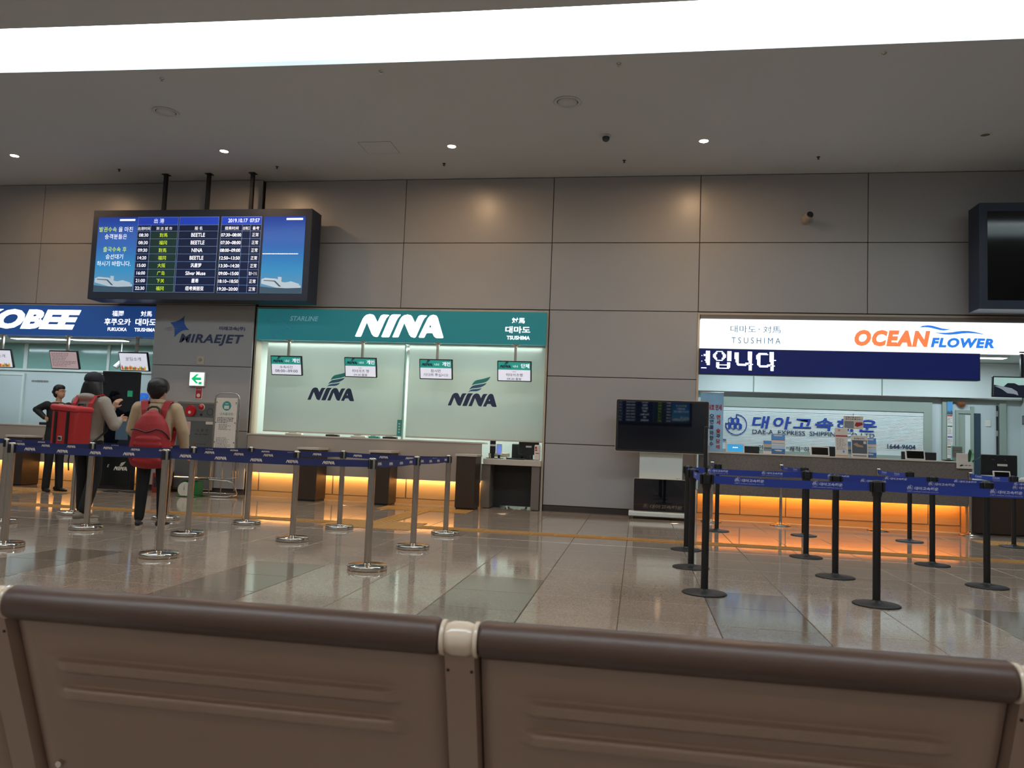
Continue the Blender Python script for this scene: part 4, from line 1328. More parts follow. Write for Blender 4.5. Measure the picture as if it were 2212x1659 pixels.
MB().box(-1.95, 1.74, -.03, -.012, .86, .94).build('head_board', M['white'], t)
MB().box(-1.95, 1.74, -.03, -.012, .14, .235).build('foot_board', M['white'], t)
ns = 24
for k in range(ns):
    z = .237 + k * .62 / ns
    MB().add([(-1.95, -.034, z), (1.74, -.034, z), (1.74, -.026, z + .0215), (-1.95, -.026, z + .0215), (-1.95, -.012, z), (1.74, -.012, z), (1.74, -.012, z + .0215), (-1.95, -.012, z + .0215)],
             [(0, 1, 2, 3), (0, 4, 5, 1), (3, 2, 6, 7)]).build('louvre_slat', M['white'], t)
t = thing('wall_lettering', 'dark blue company lettering with hexagon emblem on the shutter', 'lettering', (3.35, 15.262, 1.05))
m2 = MB()
emblem(m2, -1.74, .395, .40, -.008)
m2.build('emblem', M['blue_ink'], t)
MB().geo(tgeo('대아고속해운', .022, .12, 1.18), (-1.26, .94, .545, .775), -.008).build('company_letters', M['blue_ink'], t)
m2 = MB()
m2.geo(tgeo('DAE-A  EXPRESS  SHIPPING  CO.,LTD', .008), (-1.25, .90, .425, .525), -.008)
m2.build('english_letters', M['navy_ink'], t)
MB().geo(tgeo('1644-9604', .02), (1.12, 1.60, .26, .345), -.008).build('phone_number', M['navy_ink'], t)
MB().txt('m', -1.755, .275, .05, -.008, bold=.02).build('web_address', M['navy_ink'], t)
m2 = MB()
m2.geo(tgeo('“안전”하고 “쾌적”하게 모십니다', .012), (-1.19, .33, .135, .235), -.008)
m2.build('slogan_letters', M['ink'], t)
# doorway with mirror-like opening at the right
t = thing('doorway', 'pale doorway with a further door and switch seen behind the right counter', 'doorway', (5.9, OB, 0))
for a, b_ in ((-.50, -.43), (.45, .56)):
    MB().box(a, b_, -.06, 0, 0, 2.27, .004, 1).build('jamb', M['office_g'], t)
MB().box(-.43, .45, -.06, 0, 2.19, 2.27, .004, 1).build('head', M['office_g'], t)
MB().box(-.43, .45, -.008, -.002, 0, 2.19).build('inner_wall', M['office'], t)
MB().box(-.27, -.22, -.04, -.008, 0, 2.05).build('inner_jamb', M['office_g'], t)
MB().box(-.02, .03, -.04, -.008, 0, 2.12).build('inner_jamb', M['office_g'], t)
MB().box(-.22, -.02, -.04, -.008, 1.99, 2.05).build('inner_head', M['office_g'], t)
MB().box(-.22, -.11, -.02, -.008, 0, 1.99).build('inner_door', M['office_g'], t)
MB().box(-.11, -.02, -.012, -.008, 0, 1.99).build('bright_gap', M['white'], t)
MB().box(.04, .15, -.02, -.008, 0, 2.0).build('dark_screen', mat('slate_screen', '#2c3e4a', .5), t)
MB().box(.23, .32, -.02, -.008, 1.77, 1.89, .004, 1).build('switch_plate', M['paper'], t)
MB().box(.40, .43, -.05, -.03, 1.2, 2.15).build('door_edge', M['black'], t)
for z in (1.95, 1.6):
    MB().cyl((.405, -.055, z), (.405, -.055, z + .1), .014).build('hinge', M['steel'], t)
t = thing('globe_lamp', 'copper half globe lamp above the inner door', 'light', (5.72, 15.26, 2.19))
MB().lathe([(.005, -.09), (.05, -.075), (.08, -.03), (.085, 0)], n=20).build('shade', mat('copper', '#a5694a', .3, .6), t)
t = thing('wall_calendar', 'narrow hanging calendar strip with a sky picture by the doorway', 'calendar', (5.52, 15.232, 1.18))
MB().box(-.045, .045, 0, .006, 0, 1.02).build('sheet', M['paper'], t)
MB().box(-.045, .045, -.002, .001, .78, 1.02).build('sky_picture', mat('print_sky3', '#4f8fbe', .5), t)
MB().prism([(-.045, .78), (-.045, .83), (-.02, .85), (.0, .82), (.02, .86), (.045, .82), (.045, .78)], -.004, -.002).build('mountain_picture', mat('print_forest', '#3d5560', .5), t)
for z, cc in ((.75, 'red_ink'), (.56, 'green'), (.37, 'blue_ink'), (.19, 'brass')):
    MB().box(-.04, .04, -.002, .001, z, z + .02).build('month_bar', M[cc], t)
m2 = MB()
for z in (.72, .53, .34, .16):
    bars(m2, -.038, .04, z, 4, .028, .008, -.002, random.Random(int(z * 50)), .01)
m2.build('date_print', M['grey_ink'], t)
t = thing('plant_pot', 'green leafy plant in a pot behind the leaflet rack', 'plant', (5.58, 14.6, .84))
MB().lathe([(.05, 0), (.07, .12), (.075, .13), (.06, .13)], n=16).build('pot', M['paper'], t)
for k in range(7):
    a = k * 2 * PI / 7
    l = .26 + .06 * (k % 3)
    dx, dy = math.cos(a), math.sin(a)
    n_ = (-dy, dx)
    w_ = .028
    P = [(0, .0, .12), (.35 * l, 0, .12 + .75 * l), (.75 * l, 0, .12 + l), (l, 0, .12 + .9 * l)]
    vs = []
    for (q, _, z), ww in zip(P, (.4, 1, .8, .05)):
        vs += [(q * dx + n_[0] * w_ * ww, q * dy + n_[1] * w_ * ww, z), (q * dx - n_[0] * w_ * ww, q * dy - n_[1] * w_ * ww, z)]
    MB().add(vs, [(0, 1, 3, 2), (2, 3, 5, 4), (4, 5, 7, 6)], True).build('leaf', M['leaf'], t)
t = thing('plant_table', 'small side table carrying the potted plant', 'table', (5.58, 14.6, 0))
MB().box(-.2, .2, -.2, .2, .80, .84, .005, 1).build('table_top', M['white'], t)
for a in (-.17, .17):
    for b_ in (-.17, .17):
        MB().cyl((a, b_, 0), (a, b_, .80), .015).build('leg', M['steel'], t)
t = thing('wall_picture', 'small brown framed picture at the right edge', 'picture', (6.68, 15.1, 1.82))
MB().box(0.02, .038, -.12, .12, 0, .16, .004, 1).build('frame', mat('brown_frame', '#5d4638', .5), t)
MB().box(.016, .021, -.1, .1, .02, .14).build('picture', M['grey_ink'], t)

# ------------------------------------------------------------------ rolling screen by the granite counter
t = thing('rolling_screen', 'large dark screen on a white rolling stand beside the granite counter', 'display', (.38, 13.2, 0))
T = Matrix.Translation((0, .0, 1.51)) @ Matrix.Rotation(R(-1.55), 4, 'X')
def rrect(w_, h_, r, n=6):
    p = []
    for cx, cz, a0 in ((w_ - r, h_ - r, 0), (-w_ + r, h_ - r, 90), (-w_ + r, -h_ + r, 180), (w_ - r, -h_ + r, 270)):
        p += [(cx + r * math.cos(R(a0 + 90 * k / n)), cz + r * math.sin(R(a0 + 90 * k / n))) for k in range(n + 1)]
    return p
MB(T).prism(rrect(.755, .435, .03), -.02, .05).build('screen_rim', M['cream'], t)
MB(T).prism(rrect(.745, .425, .025), -.024, -.018).build('screen_bezel', M['black'], t)
MB(T).prism(rrect(.71, .395, .004, 1), -.0255, -.0235).build('screen_glass', M['black_gloss'], t)
MB().box(-.345, .35, .04, .12, .58, 1.3, .01, 1).build('column', M['white'], t)
m2 = MB()
bars(m2, .25, .32, .67, 1, .02, .008, .039, random.Random(1))
m2.build('maker_mark', M['grey_ink'], t)
T2 = Matrix.Translation((0, 0, .385))
MB(T2).prism(rrect(.43, .265, .02), -.03, .05).build('cabinet_rim', M['cream'], t)
MB(T2).prism(rrect(.424, .259, .018), -.036, -.028).build('cabinet_front', M['black_gloss'], t)
m2 = MB()
emblem(m2, -.27, .085, .165, -.0375)
m2.geo(tgeo('대아고속해운', .03, .1), (-.16, .36, .172, .232), -.0375)
m2.build('company_letters', mat('bronze_print', '#5f5448', .4), t)
MB().box(-.5, .5, -.17, .2, .045, .115, .012, 2).build('base', M['white'], t)
for a in (-.44, .44):
    for b_ in (-.12, .15):
        MB().cyl((a - .015, b_, .025), (a + .015, b_, .025), .025).build('caster', M['grey_desk'], t)

# ------------------------------------------------------------------ stanchions and belts
def belt_mesh(v, z0, h, sag=.012, n=8):
    m2 = MB()
    L = v.length
    d = v.normalized()
    q = Vector((-d.y, d.x, 0)) * .0012
    a = []
    for s_ in (1, -1):
        for i in range(n + 1):
            p = v * (i / n)
            z = z0 - sag * 4 * (i / n) * (1 - i / n)
            a += [(p.x + q.x * s_, p.y + q.y * s_, z), (p.x + q.x * s_, p.y + q.y * s_, z + h)]
    k = 2 * (n + 1)
    f = []
    for i in range(n):
        f += [(2 * i, 2 * i + 1, 2 * i + 3, 2 * i + 2), (k + 2 * i, k + 2 * i + 2, k + 2 * i + 3, k + 2 * i + 1), (2 * i + 1, k + 2 * i + 1, k + 2 * i + 3, 2 * i + 3), (2 * i, 2 * i + 2, k + 2 * i + 2, k + 2 * i)]
    return m2.add(a, f)
def belt_print(v, z0, h, kind, parent, m, sag=.012, off=.12):
    L = v.length
    d = v.normalized()
    per, wd = (.335, .115) if kind == 'nina' else (.60, .23)
    x = off
    while x + wd < L - .05:
        f = (x + wd / 2) / L
        z = z0 - sag * 4 * f * (1 - f)
        m2 = MB()
        for sd in (1, -1):
            # right hand direction for a viewer on that side
            e = d * sd
            nrm = Vector((e.y, -e.x, 0))
            c = d * (x + wd / 2) + nrm * .0028
            m2.T = Matrix(((e.x, -nrm.x, 0, c.x), (e.y, -nrm.y, 0, c.y), (0, 0, 1, z), (0, 0, 0, 1)))
            if kind == 'nina':
                m2.geo(NINA, (-wd / 2, wd / 2, h * .27, h * .72), 0)
            else:
                emblem(m2, -wd / 2, .045, h * .33, 0)
                m2.geo(tgeo('대아고속해운', .03, .1), (-wd / 2 + .055, wd / 2, h * .45, h * .84), 0)
                m2.geo(tgeo('DAE-A EXPRESS SHIPPING CO.,LTD'), (-wd / 2, wd / 2, h * .18, h * .3), 0)
        m2.build('belt_print', m, parent)
        x += per
def chrome_post(label, x, y, belts=(), kind='nina', group='chrome stanchions of the left queue', dome=False):
    t = thing('stanchion', label, 'stanchion', (x, y, 0), group=group)
    if dome:
        MB().lathe([(.16, 0), (.165, .008), (.16, .016), (.10, .03), (.05, .045), (.03, .06)], n=36).build('base', M['chrome'], t)
        MB().lathe([(.025, .05), (.025, .90)], n=20).build('post', M['steel'], t)
        MB().box(-.03, .03, -.035, .03, .88, .97, .01, 2).build('belt_head', M['steel'], t)
    else:
        MB().lathe([(.165, 0), (.172, .004), (.172, .036), (.165, .044), (.04, .048), (.032, .055)], n=40).build('base', M['chrome'], t)
        MB().lathe([(.032, .045), (.032, .87)], n=24).build('post', M['steel'], t)
        MB().lathe([(.033, .865), (.033, .955), (.03, .965), (.002, .967)], n=24).build('belt_head', M['steel'], t)
        for a in range(4):
            c, s_ = math.cos(a * PI / 2), math.sin(a * PI / 2)
            MB().add([(c * .028 - s_ * q, s_ * .028 + c * q, z) for z in (.87, .95) for q in (-.014, .014)] + [(c * .038 - s_ * q, s_ * .038 + c * q, z) for z in (.87, .95) for q in (-.014, .014)],
                     [(4, 5, 7, 6), (0, 4, 6, 2), (5, 1, 3, 7), (2, 6, 7, 3), (0, 1, 5, 4)]).build('belt_slot', M['black'], t)
    for (bx, by) in belts:
        v = Vector((bx - x, by - y, 0))
        b_ = belt_mesh(v, .885, .062).build('belt', M['belt'] if kind == 'nina' else M['belt_b'], t)
        belt_print(v, .885, .062, kind, b_, M['belt_ink'] if kind == 'nina' else M['belt_ink2'], off=.13 if kind == 'nina' else .2)
    return t
def black_post(label, x, y, belts=(), group='black stanchions of the right queue'):
    t = thing('stanchion', label, 'stanchion', (x, y, 0), group=group)
    MB().lathe([(.175, 0), (.178, .006), (.17, .012), (.09, .02), (.04, .028), (.03, .04)], n=40).build('base', M['black_matte'], t)
    MB().lathe([(.029, .03), (.029, .86)], n=24).build('post', M['black_matte'], t)
    MB().lathe([(.034, .84), (.04, .87), (.04, .945), (.035, .965), (.002, .97)], n=24).build('belt_head', M['black'], t)
    for k in range(4):
        c, s_ = math.cos(k * PI / 2), math.sin(k * PI / 2)
        m2 = MB(Matrix.Rotation(k * PI / 2, 4, 'Z'))
        m2.box(.035, .055, -.024, .024, .875, .955, .004, 1)
        m2.build('belt_clip', M['black'], t)
    for (bx, by) in belts:
        v = Vector((bx - x, by - y, 0))
        b_ = belt_mesh(v, .885, .065).build('belt', M['belt_b'], t)
        belt_print(v, .885, .065, 'dae', b_, M['belt_ink2'], off=.22)
    return t
f1, f2, f3 = (-5.78, 6.58), (-4.22, 6.60), (-2.294, 6.68)
m1, m2_, m3_, m4, m5 = (-7.17, 8.08), (-6.04, 8.03), (-4.83, 8.06), (-3.65, 8.13), (-2.298, 8.11)
r1, r2, r3, r4, r5 = (-7.19, 9.27), (-5.90, 9.32), (-4.815, 9.35), (-3.626, 9.43), (-2.281, 9.46)
chrome_post('chrome stanchion cut by the left edge, front row', *f1, [f2])
chrome_post('chrome stanchion standing nearest the bench at left of the front row', *f2, [f3])
chrome_post('chrome stanchion at the right front corner of the left queue', *f3, [m5])
chrome_post('chrome stanchion cut by the left edge, middle row', *m1, [m2_])
chrome_post('chrome stanchion in front of the person with the box backpack', *m2_, [m3_])
chrome_post('chrome stanchion of the middle row right of the person in the tan jacket', *m3_, [m4])
chrome_post('chrome stanchion of the middle row in front of the dark pedestals', *m4)
chrome_post('chrome stanchion of the right side between the two corner posts', *m5, [r5])
chrome_post('chrome stanchion behind the person with the box backpack', *r1, [r2, (-9.0, 9.25)])
chrome_post('chrome stanchion hidden partly by the nearest chrome post', *r2, [r3])
chrome_post('chrome stanchion of the rear row below the luggage rule sign', *r3, [r4])
chrome_post('chrome stanchion of the rear row between the dark pedestals', *r4, [r5])
chrome_post('chrome stanchion at the right rear corner of the left queue', *r5)
MBx = [(.56, 6.626), (1.868, 6.63), (3.2, 6.63)]
black_post('black stanchion with a sign holder at the left front of the right queue', .56, 6.626, [(1.868, 6.63)])
black_post('black stanchion nearest the bench in the right queue', 1.868, 6.63, [(3.2, 6.63)])
black_post('black stanchion just outside the right edge, front row', 3.2, 6.63)
black_post('black stanchion of the middle row beside the sign holder post', .543, 8.0, [(.56, 6.626)])
black_post('black stanchion of the middle row in the centre of the right queue', 1.876, 7.97, [(3.199, 7.96)])
black_post('black stanchion of the middle row at the right edge', 3.199, 7.96, [(4.5, 7.96)])
black_post('black stanchion of the rear row at the left corner of the right queue', .579, 9.37, [(1.889, 9.35), (.543, 8.0)])
black_post('black stanchion of the rear row behind the centre post', 1.889, 9.35, [(3.197, 9.32)])
black_post('black stanchion of the rear row at the right', 3.197, 9.32, [(4.5, 9.32)])
black_post('black stanchion before the counter, just right of the rolling screen', 1.15, 11.78)
black_post('black stanchion before the counter, second from the rolling screen', 2.35, 11.8)
black_post('black stanchion before the counter, third from the rolling screen', 3.75, 11.79)
black_post('black stanchion before the counter at the far right edge', 5.087, 11.81)
gc = 'chrome stanchions at the granite counter'
for (x, y), (bx, by), l in (((1.20, 13.22), (1.15, 11.78), 'first'), ((2.28, 13.24), (2.35, 11.8), 'second'), ((3.75, 13.25), (3.75, 11.79), 'third'), ((5.09, 13.25), (5.087, 11.81), 'fourth')):
    chrome_post('chrome stanchion against the granite counter, %s from the rolling screen' % l, x, y, [(bx, by)], 'dae', gc, True)
t = thing('sign_holder', 'thin black sign holder seen edge on above a black post', 'sign holder', (.555, 6.626, .97))
MB().cyl((0, 0, 0), (0, 0, .05), .012).build('stem', M['black'], t)
m2 = MB(Matrix.Rotation(R(81), 4, 'Z'))
m2.box(-.11, .11, -.014, .014, .04, .37, .004, 1)
m2.build('frame', M['black'], t)
m2 = MB(Matrix.Rotation(R(81), 4, 'Z'))
m2.box(-.095, .095, -.0155, .0155, .055, .355)
m2.build('cover_sheet', mat('clear_cover', '#8b8f94', .1), t)

# ------------------------------------------------------------------ things by the pillar
t = thing('luggage_rule_sign', 'white luggage rule board in a chrome tube frame with a wire base', 'sign', (-7.27, 13.12, 0))
fr = [(-.235, 0, .10), (-.235, 0, 1.72)] + [(-.235 + .11 * (1 - math.cos(a)), 0, 1.72 + .11 * math.sin(a)) for a in (PI / 6, PI / 3, PI / 2)] + \
     [(.235 - .11 * (1 - math.cos(a)), 0, 1.72 + .11 * math.sin(a)) for a in (PI / 2, PI / 3, PI / 6)] + [(.235, 0, 1.72), (.235, 0, .10)]
MB().tube(fr, .014, 10).build('tube_frame', M['chrome'], t)
MB().box(-.205, .195, -.012, 0, .62, 1.74, .004, 1).build('sign_panel', M['paper'], t)
m2 = MB()
m2.add([(.085 * math.cos(k * PI / 12), -.0135, 1.60 + .085 * math.sin(k * PI / 12)) for k in range(24)], [list(range(24))])
m2.build('round_symbol', M['teal_ink'], t)
m2 = MB()
m2.box(-.045, .045, -.0155, -.0138, 1.545, 1.605)
m2.box(-.03, .03, -.0155, -.0138, 1.63, 1.645)
m2.build('suitcase_symbol', M['paper'], t)
MB().txt('수화물규정', 0, 1.43, .05, -.0135, kx=1).build('title_text', M['teal_ink'], t)
m2 = MB()
rr = random.Random(31)
bars(m2, -.17, .16, 1.39, 4, .027, .011, -.0135, rr)
bars(m2, -.13, .12, 1.27, 5, .022, .008, -.0135, rr)
bars(m2, -.17, .16, 1.03, 8, .024, .007, -.0135, rr)
bars(m2, -.17, .16, .80, 6, .022, .006, -.0135, rr)
m2.build('small_print', M['ink'], t)
for z in (.95, 1.3, 1.66):
    for x in (-.19, .18):
        MB().cyl((x, -.012, z), (x, -.02, z), .012).build('screw_cap', M['steel'], t)
MB().tube([(-.36, -.25, .30), (.24, -.25, .285), (.33, -.22, .25), (.35, -.1, .06)], .012, 8).build('wire_rail', M['chrome'], t)
MB().tube([(-.36, -.25, .30), (-.37, -.1, .31), (.2, .0, .31)], .012, 8).build('wire_rail', M['chrome'], t)
for x in (-.36, -.1, .12):
    MB().tube([(x, -.25, .30), (x, -.25, .62)] if x < -.3 else [(x, -.25, .02), (x, -.25, .62)], .009, 8).build('wire_upright', M['chrome'], t)
MB().tube([(-.30, -.2, .05), (-.2, -.36, .018), (.1, -.4, .018), (.28, -.36, .018), (.36, -.15, .03), (.30, .0, .05), (-.05, .04, .04), (-.28, -.05, .05)], .014, 8, True).build('wire_base', M['chrome'], t)
MB().tube([(.30, -.22, .28), (.30, -.22, .60)], .009, 8).build('wire_upright', M['chrome'], t)
MB().tube([(.40, -.22, .32), (.40, -.22, .60)], .009, 8).build('wire_upright', M['chrome'], t)
MB().tube([(.30, -.22, .33), (.40, -.22, .35)], .009, 8).build('wire_rail', M['chrome'], t)
t = thing('dial_scale', 'green platform scale with a round white dial on the floor', 'scale', (-7.63, 12.66, 0))
MB().box(-.16, .2, -.1, .16, .0, .025, .006, 1).build('base', M['green'], t)
MB().box(-.12, .2, -.06, .14, .025, .27, .02, 2).build('body', M['green'], t)
MB().cyl((-.02, -.06, .125), (-.02, -.10, .125), .125, .12, 32).build('dial', M['dial'], t)
MB().tube([(-.02 + .125 * math.cos(k * PI / 12), -.085, .125 + .125 * math.sin(k * PI / 12)) for k in range(24)], .006, 6, True).build('dial_rim', M['chrome'], t)
MB().prism([(-.024, .12), (-.02, .2), (-.016, .12)], -.104, -.101).build('dial_hand', M['ink'], t)
MB().cyl((.03, .04, .27), (.03, .04, .32), .03).build('column', M['chrome'], t)
MB().box(-.22, .24, -.12, .2, .32, .345, .006, 1).build('platform', M['steel'], t)
# dark kiosk
t = thing('check_in_kiosk', 'tall black check-in kiosk with a white winged mark near its foot', 'kiosk', (-9.27, 13.0, 0))
MB().prism([(-.40, .03), (.31, .03), (.29, 2.155), (-.40, 2.155)], -.02, .10).build('body', M['black'], t)
MB().box(-.37, .27, -.028, -.018, .78, 2.12, .004, 1).build('screen', M['black_gloss'], t)
MB().box(-.37, .27, -.032, -.018, .10, .70, .006, 1).build('lower_panel', mat('kiosk_lower', '#101413', .25), t)
m2 = MB()
nina(m2, -.03, .27, .37, -.0335)
for q in range(3):
    wing(m2, q, -.03, .27, .37, -.0335)
m2.txt('E', -.14, .42, .05, -.0335, shear=.3)
m2.build('logo', M['belt_ink'], t)
MB().box(.13, .23, -.031, -.027, 1.70, 1.81).build('green_sticker', mat('sticker_green', '#2f9a72', .4, emit='#2f9a72', es=.15), t)  # faint glow put into the sticker colour, it is no lamp
MB().box(-.05, .2, -.031, -.027, .92, 1.30).build('instruction_sheet', mat('sheet_blue', '#4d6478', .4), t)
MB().box(-.42, .40, -.06, .2, 0, .03, .005, 1).build('foot_plate', M['steel'], t)
t = thing('floor_cable', 'tangle of black cable on the floor before the kiosk', 'cable', (-9.15, 12.8, .009))
MB().tube([(-.2, .0, .0), (-.1, -.06, 0), (.05, -.02, .005), (.15, -.08, 0), (.0, -.12, .01), (-.08, -.05, .015), (.1, .03, .01), (.3, -.02, 0), (.45, .05, 0)], .009, 8).build('cable', M['black'], t)
t = thing('extinguisher_box', 'dark red fire extinguisher box at the foot of the pillar', 'extinguisher', (-8.52, 13.2, 0))
MB().box(-.1, .14, -.1, .14, 0, .36, .02, 2).build('box', mat('dull_red', '#7a2418', .4), t)
MB().box(-.06, .1, -.105, -.098, .1, .28, .003, 1).build('window', M['black_gloss'], t)

# ------------------------------------------------------------------ waiting bench in the foreground
BX, BY = -.225, 1.05
P = .70
t = thing('waiting_bench', 'brown metal waiting bench with padded top rolls seen from behind', 'bench', (BX, BY, 0))
def profile(z):
    # depth of the seat back at height z (towards +y lower down)
    u = max(0, (.87 - z))
    return .36 * u
def seat_back(cx):
    # closed sheet with flared top corners
    nz, nx = 190, 44
    th = .012
    m2 = MB()
    zs = [.885 - i * (.885 - .40) / nz for i in range(nz + 1)]
    fr_, bk = [], []
    for z in zs:
        u = (.885 - z)
        half = .3245
        a, b_ = [], []
        for j in range(nx + 1):
            x = cx - half + 2 * half * j / nx
            y = profile(z)
            # embossed ribs towards the camera
            for rz_ in (.797, .752, .60, .555):
                dz = abs(z - rz_) / .0125
                ex = (.266 - abs(x - cx)) / .012
                if dz < 1.0 and ex > 0:
                    y -= .012 * min(1, (1 - dz) * 2.4) * min(1, ex)
            ed = (half - abs(x - cx)) / .02
            if ed < 1:
                y += .010 * (1 - ed) ** 2
            a.append((x, y, z))
            b_.append((x, y + th, z))
        fr_.append(a)
        bk.append(b_)
    n = nx + 1
    m2.add([p for r in fr_ for p in r], [(i * n + j, (i + 1) * n + j, (i + 1) * n + j + 1, i * n + j + 1) for i in range(nz) for j in range(nx)], True)
    m2.add([p for r in bk for p in r], [(i * n + j, i * n + j + 1, (i + 1) * n + j + 1, (i + 1) * n + j) for i in range(nz) for j in range(nx)], True)
    for col in (0, nx):
        m2.add([r[col] for r in fr_] + [r[col] for r in bk], [(i, i + 1, nz + 2 + i, nz + 1 + i) for i in range(nz)])
    return m2
def bench_seat(cx):
    s_ = seat_back(cx).build('seat_back', M['taupe'], t)
    pr = [(.002, -.3235), (.021, -.323), (.0245, -.318), (.0245, .318), (.021, .323), (.002, .3235)]
    m2 = MB(Matrix.Translation((cx, -.003, .889)) @ Matrix.Rotation(PI / 2, 4, 'Y'))
    m2.lathe(pr, n=28)
    m2.build('top_roll', M['roll'], t)
    pts = [(cx + .3265, profile(.885 - u) + .022, .885 - u) for u in [0.02 + .02 * i for i in range(23)]]
    MB().tube(pts, .0032, 6).build('gap_shade_strip', M['rubber'], s_)  # dark strip stands in for the shade in the gap beside the bracket
    pts = [(2 * cx - p[0], p[1], p[2]) for p in pts]
    MB().tube(pts, .0032, 6).build('gap_shade_strip', M['rubber'], s_)
    # seat pan in front of the back
    MB().box(cx - .30, cx + .30, .18, .56, .40, .425, .01, 2).build('seat_pan', M['taupe'], t)
    for sx_ in (-.29, .29):
        MB().cyl((cx + sx_, profile(.63) - .002, .63), (cx + sx_, profile(.63) - .008, .63), .006, .005, 10).build('bolt', M['steel'], s_)
for k in (-1.5, -.5, .5, 1.5):
    bench_seat(k * P)
for k in (-2, -1, 0, 1, 2):
    x = k * P
    # bracket between the seats
    m2 = MB()
    zz = [.885 - i * .02 for i in range(25)]
    wv = [.0235 for z in zz]
    A = [(x - w_, profile(z) + .022, z) for z, w_ in zip(zz, wv)]
    B = [(x - w_ * .86, profile(z) - .009, z) for z, w_ in zip(zz, wv)]
    Cc = [(x + w_ * .86, profile(z) - .009, z) for z, w_ in zip(zz, wv)]
    Dd = [(x + w_, profile(z) + .022, z) for z, w_ in zip(zz, wv)]
    n = len(zz)
    for p, q in ((A, B), (B, Cc), (Cc, Dd), (Dd, A)):
        m2.add(p + q, [(i, i + 1, n + i + 1, n + i) for i in range(n - 1)], True)
    m2.build('back_bracket', M['taupe'], t)
    m2 = MB(Matrix.Translation((x, -.003, .888)) @ Matrix.Rotation(PI / 2, 4, 'Y'))
    m2.lathe([(.012, -.025), (.0185, -.022), (.0225, -.009), (.0225, .009), (.0185, .022), (.012, .025)], n=24)
    m2.build('joint_knob', M['bone'], t)
    for s_ in (-1, 1):
        m2 = MB(Matrix.Translation((x + s_ * .0225, -.003, .888)) @ Matrix.Rotation(PI / 2, 4, 'Y'))
        m2.lathe([(.020, -.003), (.0235, -.0025), (.0235, .0025), (.020, .003)], n=24)
        m2.build('end_disc', M['bone'], t)
    for s_ in (-.016, .016):
        MB().cyl((x + s_, profile(.845) - .006, .845), (x + s_, profile(.845) - .0105, .845), .0022, .002, 8).build('rivet', M['rubber'], t)
MB().box(-1.4, 1.4, .25, .33, .33, .40, .008, 2).build('beam', M['steel'], t)
for x in (-1.05, 1.05):
    MB().box(x - .03, x + .03, .26, .32, .03, .34, .006, 1).build('leg', M['steel'], t)
    MB().box(x - .04, x + .04, .02, .60, 0, .035, .01, 2).build('foot', M['steel'], t)
# ------------------------------------------------------------------ people
def fuse(name, mb, m, parent, vox=.012, it=6, fac=.5):
    """melt overlapping volumes into one continuous skin"""
    o = mb.build(name, m)
    r = o.modifiers.new('r', 'REMESH')
    r.mode = 'VOXEL'
    r.voxel_size = vox
    s_ = o.modifiers.new('s', 'SMOOTH')
    s_.iterations, s_.factor = it, fac
    dg = bpy.context.evaluated_depsgraph_get()
    me = bpy.data.meshes.new_from_object(o.evaluated_get(dg))
    o.modifiers.clear()
    old = o.data
    o.data = me
    bpy.data.meshes.remove(old)
    me.name = name
    if not me.materials:
        me.materials.append(m)
    me.polygons.foreach_set('use_smooth', [True] * len(me.polygons))
    o.parent = parent
    return o

def limb(mb, pts, rs, n=14):
    P_ = [Vector(p) for p in pts]
    # resample for smooth joints
    q, r = [], []
    for i in range(len(P_) - 1):
        for k in range(4):
            t_ = k / 4
            q.append(P_[i].lerp(P_[i + 1], t_))
            r.append(rs[i] + (rs[i + 1] - rs[i]) * t_)
    q.append(P_[-1])
    r.append(rs[-1])
    mb.tube(q, r, n)
    for p, rr in zip(P_, rs):
        mb.ball(p, rr * .98, 12)

def hand(mb, wrist, d, side, up, s=1.):
    """palm and five unequal, bent fingers; d points along the hand, side across the palm towards the thumb"""
    w_, d, side = Vector(wrist), Vector(d).normalized(), Vector(side).normalized()
    nrm = d.cross(side).normalized() * up
    for k in range(5):
        c = w_ + d * (.02 + .016 * k) * s
        mb.ball(c + side * .0, .021 * s, 10)
        mb.ball(c + side * .018 * s, .018 * s, 10)
        mb.ball(c - side * .018 * s, .018 * s, 10)
    for i, (off, L) in enumerate(((.028, .068), (.0095, .078), (-.0095, .072), (-.027, .056))):
        b0 = w_ + d * .085 * s + side * off * s
        b1 = b0 + d * L * .45 * s + nrm * .012 * s
        b2 = b1 + d * L * .33 * s + nrm * .022 * s
        b3 = b2 + d * L * .16 * s + nrm * .024 * s
        mb.tube([b0 - d * .02, b0, b1, b2, b3], [.0098, .0098, .0092, .0086, .007], 8)
    t0 = w_ + d * .03 * s + side * .026 * s
    t1 = t0 + side * .03 * s + d * .026 * s + nrm * .01 * s
    t2 = t1 + side * .008 * s + d * .03 * s + nrm * .012 * s
    mb.tube([t0, t1, t2], [.013, .011, .0085], 8)

def head(mb, c, turn=0., s=1.):
    """skull, jaw, nose and ears; faces +y turned by turn"""
    T0 = mb.T
    mb.T = Matrix.Translation(c) @ Matrix.Rotation(turn, 4, 'Z') @ Matrix.Scale(s, 4)
    mb.ball((0, -.012, .035), (.076, .094, .085), 20)
    mb.ball((0, .018, -.035), (.062, .072, .078), 20)
    mb.ball((0, .045, -.085), (.036, .034, .03), 14)
    mb.tube([(0, .08, .018), (0, .094, -.018), (0, .099, -.033)], [.008, .010, .011], 8)
    mb.ball((0, .086, -.068), (.022, .010, .006), 10)
    mb.ball((0, .084, -.079), (.019, .009, .006), 10)
    for q in (-1, 1):
        mb.ball((q * .077, -.008, -.012), (.012, .024, .033), 10)
        mb.ball((q * .031, .078, .024), (.02, .01, .006), 8)
    mb.T = T0

